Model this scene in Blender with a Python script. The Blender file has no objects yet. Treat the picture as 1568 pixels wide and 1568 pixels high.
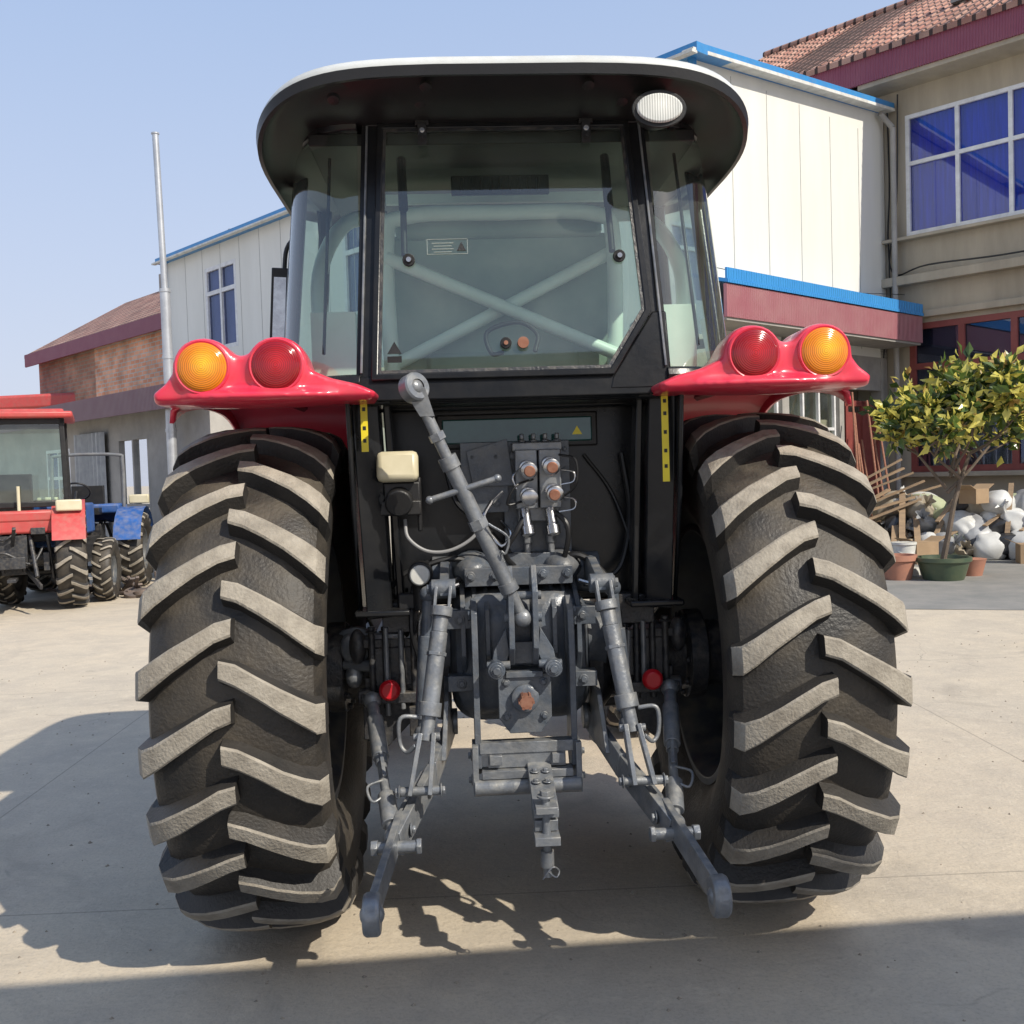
import bpy,bmesh,math,random
from mathutils import Vector,Matrix,Euler
random.seed(7)
R=math.radians
scene=bpy.context.scene
V=Vector
# ------------------------------------------------------------ materials
def N(nt,t,**k):
    n=nt.nodes.new(t)
    for a,b in k.items(): setattr(n,a,b)
    return n
def mat(name,c1,c2=None,rough=.6,metal=0,scale=6,bump=0,bscale=60,coat=0,dust=0,dustc=(.33,.28,.21),stretch=None,spec=.5):
    m=bpy.data.materials.new(name); m.use_nodes=True; nt=m.node_tree; L=nt.links
    b=nt.nodes['Principled BSDF']; b.inputs['Specular IOR Level'].default_value=spec
    tc=N(nt,'ShaderNodeTexCoord'); vec=tc.outputs['Object']
    if stretch:
        mp=N(nt,'ShaderNodeMapping'); mp.inputs['Scale'].default_value=stretch; L.new(vec,mp.inputs[0]); vec=mp.outputs[0]
    n=N(nt,'ShaderNodeTexNoise'); n.inputs['Scale'].default_value=scale; n.inputs['Detail'].default_value=6; n.inputs['Roughness'].default_value=.65
    L.new(vec,n.inputs['Vector'])
    cr=N(nt,'ShaderNodeMapRange'); cr.inputs[1].default_value=.35; cr.inputs[2].default_value=.68; L.new(n.outputs['Fac'],cr.inputs[0])
    mx=N(nt,'ShaderNodeMix',data_type='RGBA'); L.new(cr.outputs[0],mx.inputs[0])
    c2=c2 or tuple(x*.75 for x in c1)
    mx.inputs[6].default_value=(*c1,1); mx.inputs[7].default_value=(*c2,1)
    col=mx.outputs[2]
    if dust>0:
        g=N(nt,'ShaderNodeNewGeometry'); sp=N(nt,'ShaderNodeSeparateXYZ'); L.new(g.outputs['Normal'],sp.inputs[0])
        mr=N(nt,'ShaderNodeMapRange'); mr.inputs[1].default_value=-.3; mr.inputs[2].default_value=1; mr.inputs[3].default_value=.25;mr.inputs[4].default_value=1
        L.new(sp.outputs['Z'],mr.inputs[0])
        n3=N(nt,'ShaderNodeTexNoise'); n3.inputs['Scale'].default_value=scale*2.3; n3.inputs['Detail'].default_value=7; L.new(tc.outputs['Object'],n3.inputs['Vector'])
        m3=N(nt,'ShaderNodeMapRange'); m3.inputs[1].default_value=.4; m3.inputs[2].default_value=.7; L.new(n3.outputs['Fac'],m3.inputs[0])
        mu=N(nt,'ShaderNodeMath',operation='MULTIPLY'); L.new(mr.outputs[0],mu.inputs[0]); L.new(m3.outputs[0],mu.inputs[1])
        mu2=N(nt,'ShaderNodeMath',operation='MULTIPLY'); L.new(mu.outputs[0],mu2.inputs[0]); mu2.inputs[1].default_value=dust
        mx2=N(nt,'ShaderNodeMix',data_type='RGBA'); L.new(mu2.outputs[0],mx2.inputs[0]); L.new(col,mx2.inputs[6]); mx2.inputs[7].default_value=(*dustc,1)
        col=mx2.outputs[2]
        ra=N(nt,'ShaderNodeMapRange'); L.new(mu2.outputs[0],ra.inputs[0]); ra.inputs[3].default_value=rough; ra.inputs[4].default_value=.9; L.new(ra.outputs[0],b.inputs['Roughness'])
    else:
        b.inputs['Roughness'].default_value=rough
    L.new(col,b.inputs['Base Color'])
    b.inputs['Metallic'].default_value=metal
    b.inputs['Coat Weight'].default_value=coat; b.inputs['Coat Roughness'].default_value=.08
    if bump>0:
        n2=N(nt,'ShaderNodeTexNoise'); n2.inputs['Scale'].default_value=bscale; n2.inputs['Detail'].default_value=5; L.new(vec,n2.inputs['Vector'])
        bp=N(nt,'ShaderNodeBump'); bp.inputs['Strength'].default_value=bump; bp.inputs['Distance'].default_value=.01
        L.new(n2.outputs['Fac'],bp.inputs['Height']); L.new(bp.outputs[0],b.inputs['Normal'])
    return m
def glass(name,tint,refl=.12,rough=.02,spec=(1,1,1),film=.12):
    m=bpy.data.materials.new(name); m.use_nodes=True; nt=m.node_tree; L=nt.links; nt.nodes.clear()
    o=N(nt,'ShaderNodeOutputMaterial'); t=N(nt,'ShaderNodeBsdfTransparent'); t.inputs[0].default_value=(*tint,1)
    g=N(nt,'ShaderNodeBsdfGlossy'); g.inputs['Roughness'].default_value=rough; g.inputs['Color'].default_value=(*spec,1)
    f=N(nt,'ShaderNodeLayerWeight'); f.inputs[0].default_value=.25
    mr=N(nt,'ShaderNodeMapRange'); mr.inputs[3].default_value=refl; mr.inputs[4].default_value=.9; L.new(f.outputs['Fresnel'],mr.inputs[0])
    mx=N(nt,'ShaderNodeMixShader'); L.new(mr.outputs[0],mx.inputs[0]); L.new(t.outputs[0],mx.inputs[1]); L.new(g.outputs[0],mx.inputs[2])
    tc=N(nt,'ShaderNodeTexCoord'); n=N(nt,'ShaderNodeTexNoise'); n.inputs['Scale'].default_value=5; n.inputs['Detail'].default_value=8; L.new(tc.outputs['Object'],n.inputs['Vector'])
    m2=N(nt,'ShaderNodeMapRange'); m2.inputs[1].default_value=.4;m2.inputs[2].default_value=.75; m2.inputs[3].default_value=film*.35;m2.inputs[4].default_value=film; L.new(n.outputs['Fac'],m2.inputs[0])
    d=N(nt,'ShaderNodeBsdfDiffuse'); d.inputs[0].default_value=(.50,.56,.50,1)
    mx2=N(nt,'ShaderNodeMixShader'); L.new(m2.outputs[0],mx2.inputs[0]); L.new(mx.outputs[0],mx2.inputs[1]); L.new(d.outputs[0],mx2.inputs[2])
    L.new(mx2.outputs[0],o.inputs[0]); return m
def brickmat(name,c1,c2,mortar,sx,sy,axis='XZ',rough=.85,off=.5,ms=.02,bump=.6):
    m=bpy.data.materials.new(name); m.use_nodes=True; nt=m.node_tree; L=nt.links; b=nt.nodes['Principled BSDF']
    tc=N(nt,'ShaderNodeTexCoord'); sp=N(nt,'ShaderNodeSeparateXYZ'); L.new(tc.outputs['Object'],sp.inputs[0])
    cb=N(nt,'ShaderNodeCombineXYZ'); L.new(sp.outputs[axis[0]],cb.inputs[0]); L.new(sp.outputs[axis[1]],cb.inputs[1])
    br=N(nt,'ShaderNodeTexBrick'); br.offset=off
    br.inputs['Color1'].default_value=(*c1,1);br.inputs['Color2'].default_value=(*c2,1);br.inputs['Mortar'].default_value=(*mortar,1)
    br.inputs['Scale'].default_value=1; br.inputs['Brick Width'].default_value=sx; br.inputs['Row Height'].default_value=sy; br.inputs['Mortar Size'].default_value=ms; br.inputs['Mortar Smooth'].default_value=.3
    L.new(cb.outputs[0],br.inputs['Vector'])
    n=N(nt,'ShaderNodeTexNoise'); n.inputs['Scale'].default_value=1.3; n.inputs['Detail'].default_value=8; L.new(tc.outputs['Object'],n.inputs['Vector'])
    mr=N(nt,'ShaderNodeMapRange'); mr.inputs[1].default_value=.3;mr.inputs[2].default_value=.7;mr.inputs[3].default_value=.6;mr.inputs[4].default_value=1.2; L.new(n.outputs['Fac'],mr.inputs[0])
    mx=N(nt,'ShaderNodeVectorMath',operation='SCALE'); L.new(br.outputs['Color'],mx.inputs[0]); L.new(mr.outputs[0],mx.inputs['Scale'])
    L.new(mx.outputs[0],b.inputs['Base Color']); b.inputs['Roughness'].default_value=rough
    bp=N(nt,'ShaderNodeBump',invert=True); bp.inputs['Strength'].default_value=bump; bp.inputs['Distance'].default_value=.03; L.new(br.outputs['Fac'],bp.inputs['Height']); L.new(bp.outputs[0],b.inputs['Normal'])
    return m
def ribmat(name,c1,c2,scale,axis='X',rough=.5):
    m=bpy.data.materials.new(name); m.use_nodes=True; nt=m.node_tree; L=nt.links; b=nt.nodes['Principled BSDF']
    tc=N(nt,'ShaderNodeTexCoord')
    w=N(nt,'ShaderNodeTexWave',bands_direction=axis); w.inputs['Scale'].default_value=scale; w.inputs['Distortion'].default_value=0; L.new(tc.outputs['Object'],w.inputs['Vector'])
    n=N(nt,'ShaderNodeTexNoise'); n.inputs['Scale'].default_value=2.5; n.inputs['Detail'].default_value=8; L.new(tc.outputs['Object'],n.inputs['Vector'])
    mx=N(nt,'ShaderNodeMix',data_type='RGBA'); mx.inputs[6].default_value=(*c1,1); mx.inputs[7].default_value=(*c2,1)
    L.new(n.outputs['Fac'],mx.inputs[0]); L.new(mx.outputs[2],b.inputs['Base Color']); b.inputs['Roughness'].default_value=rough
    bp=N(nt,'ShaderNodeBump'); bp.inputs['Strength'].default_value=1; bp.inputs['Distance'].default_value=.03; L.new(w.outputs['Fac'],bp.inputs['Height']); L.new(bp.outputs[0],b.inputs['Normal'])
    return m

BLACK=mat('black_paint',(.007,.008,.010),(.012,.013,.015),rough=.26,dust=.04,scale=5,bump=.05,spec=.32)
BLACKP=mat('black_plastic',(.012,.012,.013),(.02,.02,.021),rough=.42,dust=.06,scale=7,bump=.15,bscale=200,spec=.35)
ROOFU=mat('roof_underside_plastic',(.012,.012,.013),(.018,.018,.019),rough=.36,scale=3,bump=.1,bscale=250,spec=.4)
RED=mat('red_paint',(.72,.026,.066),(.66,.03,.065),rough=.3,coat=.45,dust=.2,scale=4,dustc=(.6,.36,.32))
WHITEP=mat('roof_white',(.60,.62,.61),(.50,.52,.51),rough=.35,dust=.25)
CAST=mat('cast_grey_paint',(.10,.118,.145),(.055,.066,.083),rough=.30,dust=.5,scale=9,bump=.2,bscale=90,dustc=(.30,.27,.22))
LINK=mat('link_grey',(.235,.25,.27),(.13,.14,.155),rough=.30,metal=.35,dust=.5,scale=14,bump=.14,bscale=120,dustc=(.44,.41,.34))
DARKM=mat('dark_oily_metal',(.035,.038,.044),(.015,.015,.018),rough=.35,dust=.35,scale=14,bump=.25,bscale=120)
STEEL=mat('bright_steel',(.6,.6,.6),(.4,.4,.42),rough=.25,metal=1,scale=20)
RUST=mat('rusty_steel',(.25,.10,.06),(.35,.18,.12),rough=.6,metal=.4,scale=30)
RUBC=mat('tyre_rubber',(.018,.017,.016),(.048,.040,.031),rough=.5,scale=3.5,bump=.35,bscale=90,dust=.5,dustc=(.16,.13,.09))
RUBL=mat('tyre_lug_dusty',(.34,.305,.25),(.20,.175,.14),rough=.85,scale=14,bump=.4,bscale=110,dust=.4,dustc=(.45,.40,.32))
RUBS=mat('tyre_lug_side',(.036,.032,.028),(.018,.017,.016),rough=.55,scale=9,bump=.3,bscale=100)
HOSE=mat('hose',(.015,.015,.016),rough=.45)
CREAM=mat('cream_plastic',(.62,.56,.40),(.50,.45,.30),rough=.4)
WPLAS=mat('white_plastic',(.7,.7,.66),(.5,.5,.46),rough=.4,dust=.3)
YEL=mat('yellow_label',(.80,.65,.02),(.65,.52,.02),rough=.4)
REDK=mat('red_knob',(.6,.01,.02),rough=.35)
PALE=mat('pale_tube',(.80,.88,.82),(.72,.80,.74),rough=.4)
COVER=mat('seat_cover',(.30,.37,.31),(.21,.27,.225),rough=.5,scale=2.5,bump=.35,bscale=5)
GLS=glass('cab_glass',(.78,.91,.84),refl=.08,film=.075)
WINB=glass('blue_window_glass',(.45,.5,.8),refl=.10,spec=(.6,.7,1),film=.03)
def lens(name,c,c2,rings=True):
    m=bpy.data.materials.new(name); m.use_nodes=True; nt=m.node_tree; L=nt.links; b=nt.nodes['Principled BSDF']
    tc=N(nt,'ShaderNodeTexCoord')
    if rings:
        w=N(nt,'ShaderNodeTexWave',wave_type='RINGS',rings_direction='Y'); w.inputs['Scale'].default_value=52; w.inputs['Distortion'].default_value=0
    else:
        w=N(nt,'ShaderNodeTexWave',wave_type='BANDS',bands_direction='X'); w.inputs['Scale'].default_value=40; w.inputs['Distortion'].default_value=.4
    L.new(tc.outputs['Object'],w.inputs['Vector'])
    g=N(nt,'ShaderNodeTexGradient',gradient_type='SPHERICAL'); mp=N(nt,'ShaderNodeMapping'); mp.inputs['Scale'].default_value=(20,0,20); mp.inputs['Location'].default_value=(-.2,0,-.25); L.new(tc.outputs['Object'],mp.inputs[0]); L.new(mp.outputs[0],g.inputs[0])
    mx=N(nt,'ShaderNodeMix',data_type='RGBA'); mx.inputs[6].default_value=(*c,1); mx.inputs[7].default_value=(*c2,1); L.new(g.outputs['Fac'],mx.inputs[0])
    mx2=N(nt,'ShaderNodeMix',data_type='RGBA',blend_type='MULTIPLY'); L.new(mx.outputs[2],mx2.inputs[6]); 
    mr=N(nt,'ShaderNodeMapRange'); mr.inputs[3].default_value=.68; mr.inputs[4].default_value=1.1; L.new(w.outputs['Fac'],mr.inputs[0]); L.new(mr.outputs[0],mx2.inputs[7]); mx2.inputs[0].default_value=1
    L.new(mx2.outputs[2],b.inputs['Base Color']); b.inputs['Roughness'].default_value=.15; b.inputs['Coat Weight'].default_value=.35
    bp=N(nt,'ShaderNodeBump'); bp.inputs['Strength'].default_value=.3; bp.inputs['Distance'].default_value=.002; L.new(w.outputs['Fac'],bp.inputs['Height']); L.new(bp.outputs[0],b.inputs['Normal'])
    return m
AMB=lens('amber_lens',(.74,.22,.005),(1,.55,.03)); RLENS=lens('red_lens',(.28,.003,.008),(.55,.012,.02)); CLR=lens('clear_lens',(.62,.63,.60),(.85,.85,.8),False)

# ------------------------------------------------------------ mesh helper
def spline(pts,k=6):
    pts=[V(p) for p in pts]
    if len(pts)<3: return pts
    P=[pts[0]*2-pts[1]]+pts+[pts[-1]*2-pts[-2]]; out=[]
    for i in range(1,len(P)-2):
        a,b,c,d=P[i-1:i+3]
        for j in range(k):
            t=j/k
            out.append(.5*((2*b)+(c-a)*t+(2*a-5*b+4*c-d)*t*t+(3*b-a-3*c+d)*t**3))
    out.append(pts[-1]); return out
class M:
    def __init__(s): s.bm=bmesh.new()
    def ring(s,pts): return [s.bm.verts.new(p) for p in pts]
    def f(s,vs,mi=0):
        try:
            f=s.bm.faces.new(vs); f.material_index=mi; return f
        except ValueError: return None
    def bridge(s,a,b,mi=0,closed=True):
        n=len(a)
        for i in range(n if closed else n-1):
            j=(i+1)%n; s.f([a[i],a[j],b[j],b[i]],mi)
    def box(s,c,sz,rot=None,mi=0,taper=1):
        c=V(c); h=V(sz)/2; m=(rot if isinstance(rot,Matrix) else Euler([R(a) for a in rot]).to_matrix()) if rot is not None else Matrix.Identity(3)
        vs=[]
        for z in(-1,1):
            k=taper if z>0 else 1
            for x,y in((-1,-1),(1,-1),(1,1),(-1,1)): vs.append(s.bm.verts.new(c+m@V((x*h.x*k,y*h.y*k,z*h.z))))
        for q in((3,2,1,0),(4,5,6,7),(0,1,5,4),(1,2,6,5),(2,3,7,6),(3,0,4,7)): s.f([vs[i] for i in q],mi)
    def beam(s,p0,p1,w,h,mi=0,up=(0,0,1)):
        p0=V(p0);p1=V(p1); d=(p1-p0); l=d.length; d.normalize(); u=V(up); x=d.cross(u)
        if x.length<1e-3: x=V((1,0,0))
        x.normalize(); u=x.cross(d)
        m=Matrix((x,d,u)).transposed(); s.box((p0+p1)/2,(w,l,h),m,mi)
    def tube(s,pts,r,n=10,mi=0,sm=True,cap=True,k=6):
        P=spline(pts,k) if sm else [V(p) for p in pts]
        rs=r if isinstance(r,(list,tuple)) else [r]*len(P)
        up=None; prev=None
        for i,p in enumerate(P):
            d=(P[min(i+1,len(P)-1)]-P[max(i-1,0)]).normalized()
            if up is None:
                up=d.orthogonal().normalized()
            else:
                up=(up-d*up.dot(d)).normalized()
            sd=d.cross(up)
            rg=s.ring([p+(up*math.cos(a)+sd*math.sin(a))*rs[i] for a in [2*math.pi*j/n for j in range(n)]])
            if prev: s.bridge(prev,rg,mi)
            elif cap: s.f(rg[::-1],mi)
            prev=rg
        if cap: s.f(prev,mi)
    def cyl(s,p0,p1,r,r2=None,n=24,mi=0,cap=True):
        s.tube([p0,p1],[r,r if r2 is None else r2],n,mi,sm=False,cap=cap)
    def lathe(s,prof,c,axis,n=32,mi=0,cap=True):
        axis=V(axis).normalized(); u=axis.orthogonal().normalized(); w=axis.cross(u); prev=None; c=V(c)
        for (t,r) in prof:
            rg=s.ring([c+axis*t+(u*math.cos(a)+w*math.sin(a))*r for a in [2*math.pi*j/n for j in range(n)]])
            if prev: s.bridge(prev,rg,mi)
            elif cap: s.f(rg[::-1],mi)
            prev=rg
        if cap: s.f(prev,mi)
    def ball(s,c,r,seg=20,rg=12,mi=0):
        r=V((r,r,r)) if not hasattr(r,'__len__') else V(r)
        mm=Matrix.Translation(V(c))@Matrix.Diagonal((*r,1))
        g=bmesh.ops.create_uvsphere(s.bm,u_segments=seg,v_segments=rg,radius=1,matrix=mm)
        for v in g['verts']:
            for f in v.link_faces: f.material_index=mi
    def prism(s,pts,d,mi=0):
        d=V(d); a=s.ring([V(p) for p in pts]); b=s.ring([V(p)+d for p in pts])
        s.f(a[::-1],mi); s.f(b,mi); s.bridge(a,b,mi)
    def bolt(s,c,axis,r=.012,h=.01,mi=0):
        c=V(c);axis=V(axis).normalized(); s.cyl(c,c+axis*h*.3,r*1.5,n=12,mi=mi); s.cyl(c+axis*h*.3,c+axis*h,r,n=6,mi=mi)
    def done(s,name,parent=None,mats=(),bevel=0,smooth=True,angle=35,recalc=True):
        if recalc: bmesh.ops.recalc_face_normals(s.bm,faces=s.bm.faces)
        me=bpy.data.meshes.new(name); s.bm.to_mesh(me); s.bm.free()
        for m in mats: me.materials.append(m)
        o=bpy.data.objects.new(name,me); scene.collection.objects.link(o)
        if parent: o.parent=parent
        if smooth:
            me.shade_smooth(); me.set_sharp_from_angle(angle=R(angle))
        if bevel:
            b=o.modifiers.new('bev','BEVEL'); b.width=bevel; b.segments=2; b.limit_method='ANGLE'; b.angle_limit=R(35)
        return o
def empty(name,loc=(0,0,0),rz=0):
    e=bpy.data.objects.new(name,None); scene.collection.objects.link(e); e.location=loc; e.rotation_euler=(0,0,R(rz)); e.empty_display_size=.3; return e
def jit(a): return random.uniform(-a,a)

# ------------------------------------------------------------ wheel
def tyre(par,cx,cz,Rt,W,nl=23,segs=120,name='rear_tyre',rimr=.44,side=1,cy=0,dish=CAST):
    sc=Rt/.87; w=W/.52
    prof=[(0,.814),(.07,.813),(.14,.806),(.195,.79),(.23,.762),(.247,.72),(.252,.66),(.245,.59),(.225,.53),(.2,.49),(.185,.47),(.182,rimr/sc+.005)]
    prof=[(-u,r) for u,r in prof[::-1]]+prof[1:]
    m=M(); prev=None; first=None
    for i in range(segs):
        a=2*math.pi*i/segs
        rg=m.ring([V((cx+u*w,cy-r*sc*math.cos(a),cz+r*sc*math.sin(a))) for u,r in prof])
        if prev: m.bridge(prev,rg,0,closed=False)
        else: first=rg
        prev=rg
    m.bridge(prev,first,0,closed=False)
    st=[(-.016,.864,.056,.082),(.03,.867,.060,.086),(.09,.865,.064,.092),(.15,.859,.070,.100),(.205,.846,.079,.110),(.243,.826,.088,.120),(.264,.785,.092,.124),(.266,.73,.065,.095)]
    basr=[.80,.80,.80,.79,.775,.745,.71,.68]; buu=[-.018,.03,.09,.15,.20,.232,.243,.245]
    for sd in(-1,1):
        for k in range(nl):
            ph0=2*math.pi*(k+(.5 if sd>0 else 0))/nl+.05+jit(.004); prev=None; wr=jit(.003)
            for q,(u,rt,tw,bw) in enumerate(st):
                un=max(u,0)
                dphi=-(.155*(min(un,.25)/.25)**1.1)/.86
                rt=rt+wr
                def P(uu,r,off): 
                    a=ph0+dphi+off/.86; return V((cx+sd*uu*w,cy-r*sc*math.cos(a),cz+r*sc*math.sin(a)))
                j1,j2=jit(.0025),jit(.0025)
                rg=m.ring([P(buu[q],basr[q],-bw/2),P(u,rt-.005,-tw/2+j1),P(u,rt,-tw/2+.007+j1),P(u,rt,tw/2-.007+j2),P(u,rt-.005,tw/2+j2),P(buu[q],basr[q],bw/2)])
                if prev:
                    for i,mi in enumerate((2,1,1,1,2)): m.f([prev[i],prev[i+1],rg[i+1],rg[i]],mi if q<7 else 2)
                else: m.f(rg,2)
                prev=rg
            m.f(prev[::-1],2)
    m.done(name,par,[RUBC,RUBL,RUBS],angle=28)
    m=M(); r0=rimr
    pr=[(-.19*w,r0+.03*sc),(-.19*w,r0+.005),(-.165*w,r0-.012),(-.10*w,r0-.03),(0,r0-.07),(.06*w,r0-.06),(.165*w,r0-.012),(.19*w,r0+.005),(.19*w,r0+.03*sc)]
    m.lathe(pr,(cx,cy,cz),(1,0,0),64,0,cap=False)
    hx=side*.05
    m.lathe([(hx,r0-.05),(hx+.01*side,r0-.09),(hx-.06*side,r0*.55),(hx-.06*side,.14*sc),(hx-.02*side,.13*sc),(hx-.02*side,.02)],(cx,cy,cz),(1,0,0),48,0)
    for k in range(8):
        a=k*math.pi/4+.2; m.bolt((cx+hx-.06*side,cy+.19*sc*math.cos(a),cz+.19*sc*math.sin(a)),(-side,0,0),.014,.03)
        m.box((cx+hx-.03*side,cy+(r0-.09)*math.cos(a),cz+(r0-.09)*math.sin(a)),(.06,.07,.05),Matrix.Rotation(a,3,'X'))
    m.done(name.replace('tyre','rim'),par,[dish],bevel=.003)

# ------------------------------------------------------------ main tractor
T=empty('red_tractor',(0,3.69,0),3.0)
HZ=.866
RIMM=mat('rim_paint',(.09,.10,.11),(.055,.06,.065),rough=.4,dust=.5)
tyre(T,-.852,HZ,.87,.52,side=-1,dish=RIMM); tyre(T,.848,HZ,.87,.52,side=1,dish=RIMM)
tyre(T,-.80,.60,.60,.36,nl=19,segs=64,name='front_tyre',rimr=.33,side=-1,cy=2.35,dish=RIMM); tyre(T,.80,.60,.60,.36,nl=19,segs=64,name='front_tyre',rimr=.33,side=1,cy=2.35,dish=RIMM)
m=M()
for s in(-1,1):
    m.lathe([(0,.21),(.05,.20),(.09,.15),(.22,.12),(.36,.115),(.37,.16),(.43,.16),(.44,.12),(.6,.11)],(s*.24,0,HZ),(s,0,0),32)
    for k in range(10):
        a=k*math.pi/5; m.bolt((s*.61,.14*math.cos(a),HZ+.14*math.sin(a)),(-s,0,0),.012,.02)
m.done('axle_housing',T,[DARKM],bevel=.004)
m=M()
def rr(w,h,r,n=6):
    o=[]
    for cx,cz,a0 in((w-r,h-r,0),(-w+r,h-r,90),(-w+r,-h+r,180),(w-r,-h+r,270)):
        for i in range(n+1):
            a=R(a0+90*i/n); o.append((cx+r*math.cos(a),cz+r*math.sin(a)))
    return o
prev=None
for y,w,h,cz,r in((.9,.2,.25,.9,.06),(.1,.2,.25,.9,.06),(-.1,.23,.24,.92,.09),(-.22,.235,.225,.93,.1),(-.30,.215,.20,.94,.1),(-.33,.17,.17,.94,.09),(-.34,.1,.1,.94,.06)):
    rg=m.ring([(x,y,cz+z) for x,z in rr(w,h,r)])
    if prev: m.bridge(prev,rg)
    else: m.f(rg)
    prev=rg
m.f(prev)
for x in(-.19,-.15,-.11,.11,.15,.19): m.prism([(x-.008,-.2,1.18),(x-.008,-.36,1.10),(x-.008,-.365,.95),(x-.008,-.25,.80)],(.016,0,0))
for s in (-1,1):
    m.cyl((s*.235,-.12,.96),(s*.30,-.12,.96),.11,n=28); m.cyl((s*.30,-.12,.96),(s*.315,-.12,.96),.085,n=28)
    m.box((s*.2,-.33,1.07),(.09,.06,.06)); m.box((s*.2,-.33,.86),(.09,.06,.05))
    for z in(1.07,.86): m.bolt((s*.2,-.36,z),(0,-1,0),.011,.014)
m.box((0,-.12,1.20),(.36,.36,.06)); m.box((0,-.10,1.245),(.26,.26,.05))
for x in(-.16,-.08,.08,.16):
    m.bolt((x,-.3,1.205),(0,-1,0),.011,.02)
m.done('rear_transmission_housing',T,[CAST],bevel=.008)
m=M()
for s in(-1,1):
    m.prism([(s*.155-.01,-.36,1.14),(s*.155-.01,-.43,1.10),(s*.155-.01,-.45,.98),(s*.155-.01,-.44,.60),(s*.155-.01,-.36,.56),(s*.155-.01,-.30,.62)],(.02,0,0))
    m.cyl((s*.165,-.40,1.09),(s*.175,-.40,1.09),.02,n=6)
    m.prism([(s*.038-.009,-.36,1.23),(s*.038-.009,-.45,1.25),(s*.038-.009,-.50,1.17),(s*.038-.009,-.49,.99),(s*.038-.009,-.44,.93),(s*.038-.009,-.34,.95)],(.018,0,0))
    m.prism([(s*.055,-.42,1.05),(s*.095,-.42,.98),(s*.105,-.42,.93),(s*.06,-.42,.93),(s*.045,-.42,.97)],(0,-.03,0))
    m.cyl((s*.09,-.50,.925),(s*.09,-.42,.925),.028,n=16); m.bolt((s*.09,-.5,.925),(0,-1,0),.014,.015)
    m.cyl((s*.12,-.46,.935),(s*.045,-.46,.935),.013,n=12)
m.cyl((-.06,-.46,1.085),(.06,-.46,1.085),.016,n=14)
m.cyl((-.06,-.46,1.155),(.06,-.46,1.155),.014,n=14)
m.prism([(-.05,-.40,1.0),(.05,-.40,1.0),(.075,-.40,.93),(-.075,-.40,.93)],(0,-.02,0))
m.prism([(-.085,-.44,.90),(.085,-.44,.90),(.085,-.44,.76),(.05,-.44,.71),(-.05,-.44,.71),(-.085,-.44,.76)],(0,.02,0))
m.box((0,-.40,.90),(.12,.1,.02))
m.lathe([(0,.045),(.02,.045),(.025,.036),(.026,.03)],(0,-.44,.825),(0,-1,0),28)
for x in(-.06,.06):
    for z in(.875,.765): m.bolt((x,-.44,z),(0,-1,0),.009,.015)
m.done('hitch_bracket',T,[CAST],bevel=.003)
m=M(); m.cyl((0,-.40,.825),(0,-.52,.825),.021,n=24)
for k in range(6):
    a=k*math.pi/3; m.box((.021*math.cos(a),-.485,.825+.021*math.sin(a)),(.008,.07,.008),Matrix.Rotation(-a,3,'Y'))
m.done('pto_shaft',T,[RUST])
m=M()
m.box((0,-.42,.665),(.30,.05,.035)); m.box((0,-.44,.585),(.29,.06,.025)); m.cyl((-.17,-.46,.545),(.17,-.46,.545),.026,n=18)
m.box((0,-.43,.625),(.25,.02,.05))
for s in(-1,1):
    m.box((s*.165,-.42,.60),(.018,.10,.16)); m.box((s*.10,-.44,.63),(.04,.05,.03))
    for z in(.56,.64): m.bolt((s*.176,-.42,z),(s,0,0),.012,.012)
m.prism([(.0,-.40,.60),(.075,-.40,.60),(.075,-.70,.52),(0,-.70,.52)],(0,0,.025))
m.box((.037,-.62,.505),(.07,.14,.035),(10,0,0)); m.box((.037,-.69,.46),(.075,.09,.025)); m.box((.037,-.69,.55),(.065,.08,.02))
m.cyl((.037,-.69,.34),(.037,-.69,.58),.013,n=14); m.cyl((.037,-.69,.37),(.037,-.69,.42),.02,n=14)
m.bolt((.037,-.69,.58),(0,0,1),.018,.02)
for k in((.02,-.5,.60),(.055,-.5,.60),(.02,-.56,.585),(.055,-.56,.585)): m.bolt(k,(0,0,1),.01,.012)
m.tube([(.037,-.70,.36),(.06,-.71,.345),(.07,-.70,.36),(.05,-.71,.375),(.02,-.71,.34)],.003,n=6)
m.done('drawbar',T,[LINK],bevel=.003)
m=M()
m.cyl((-.27,-.12,1.19),(.27,-.12,1.19),.05,n=24)
for s in(-1,1):
    m.prism([(s*.245-.014,-.06,1.25),(s*.245-.014,-.30,1.255),(s*.245-.014,-.52,1.21),(s*.245-.014,-.53,1.17),(s*.245-.014,-.30,1.17),(s*.245-.014,-.06,1.12)],(.028,0,0))
    m.cyl((s*.205,-.12,1.19),(s*.29,-.12,1.19),.07,n=24)
    m.cyl((s*.21,-.50,1.19),(s*.285,-.50,1.19),.03,n=18); m.bolt((s*.285,-.5,1.19),(s,0,0),.016,.015)
    m.ball((s*.15,-.16,1.22),(.075,.13,.06))
m.done('lift_arms',T,[CAST],bevel=.004)
m=M()
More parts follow.
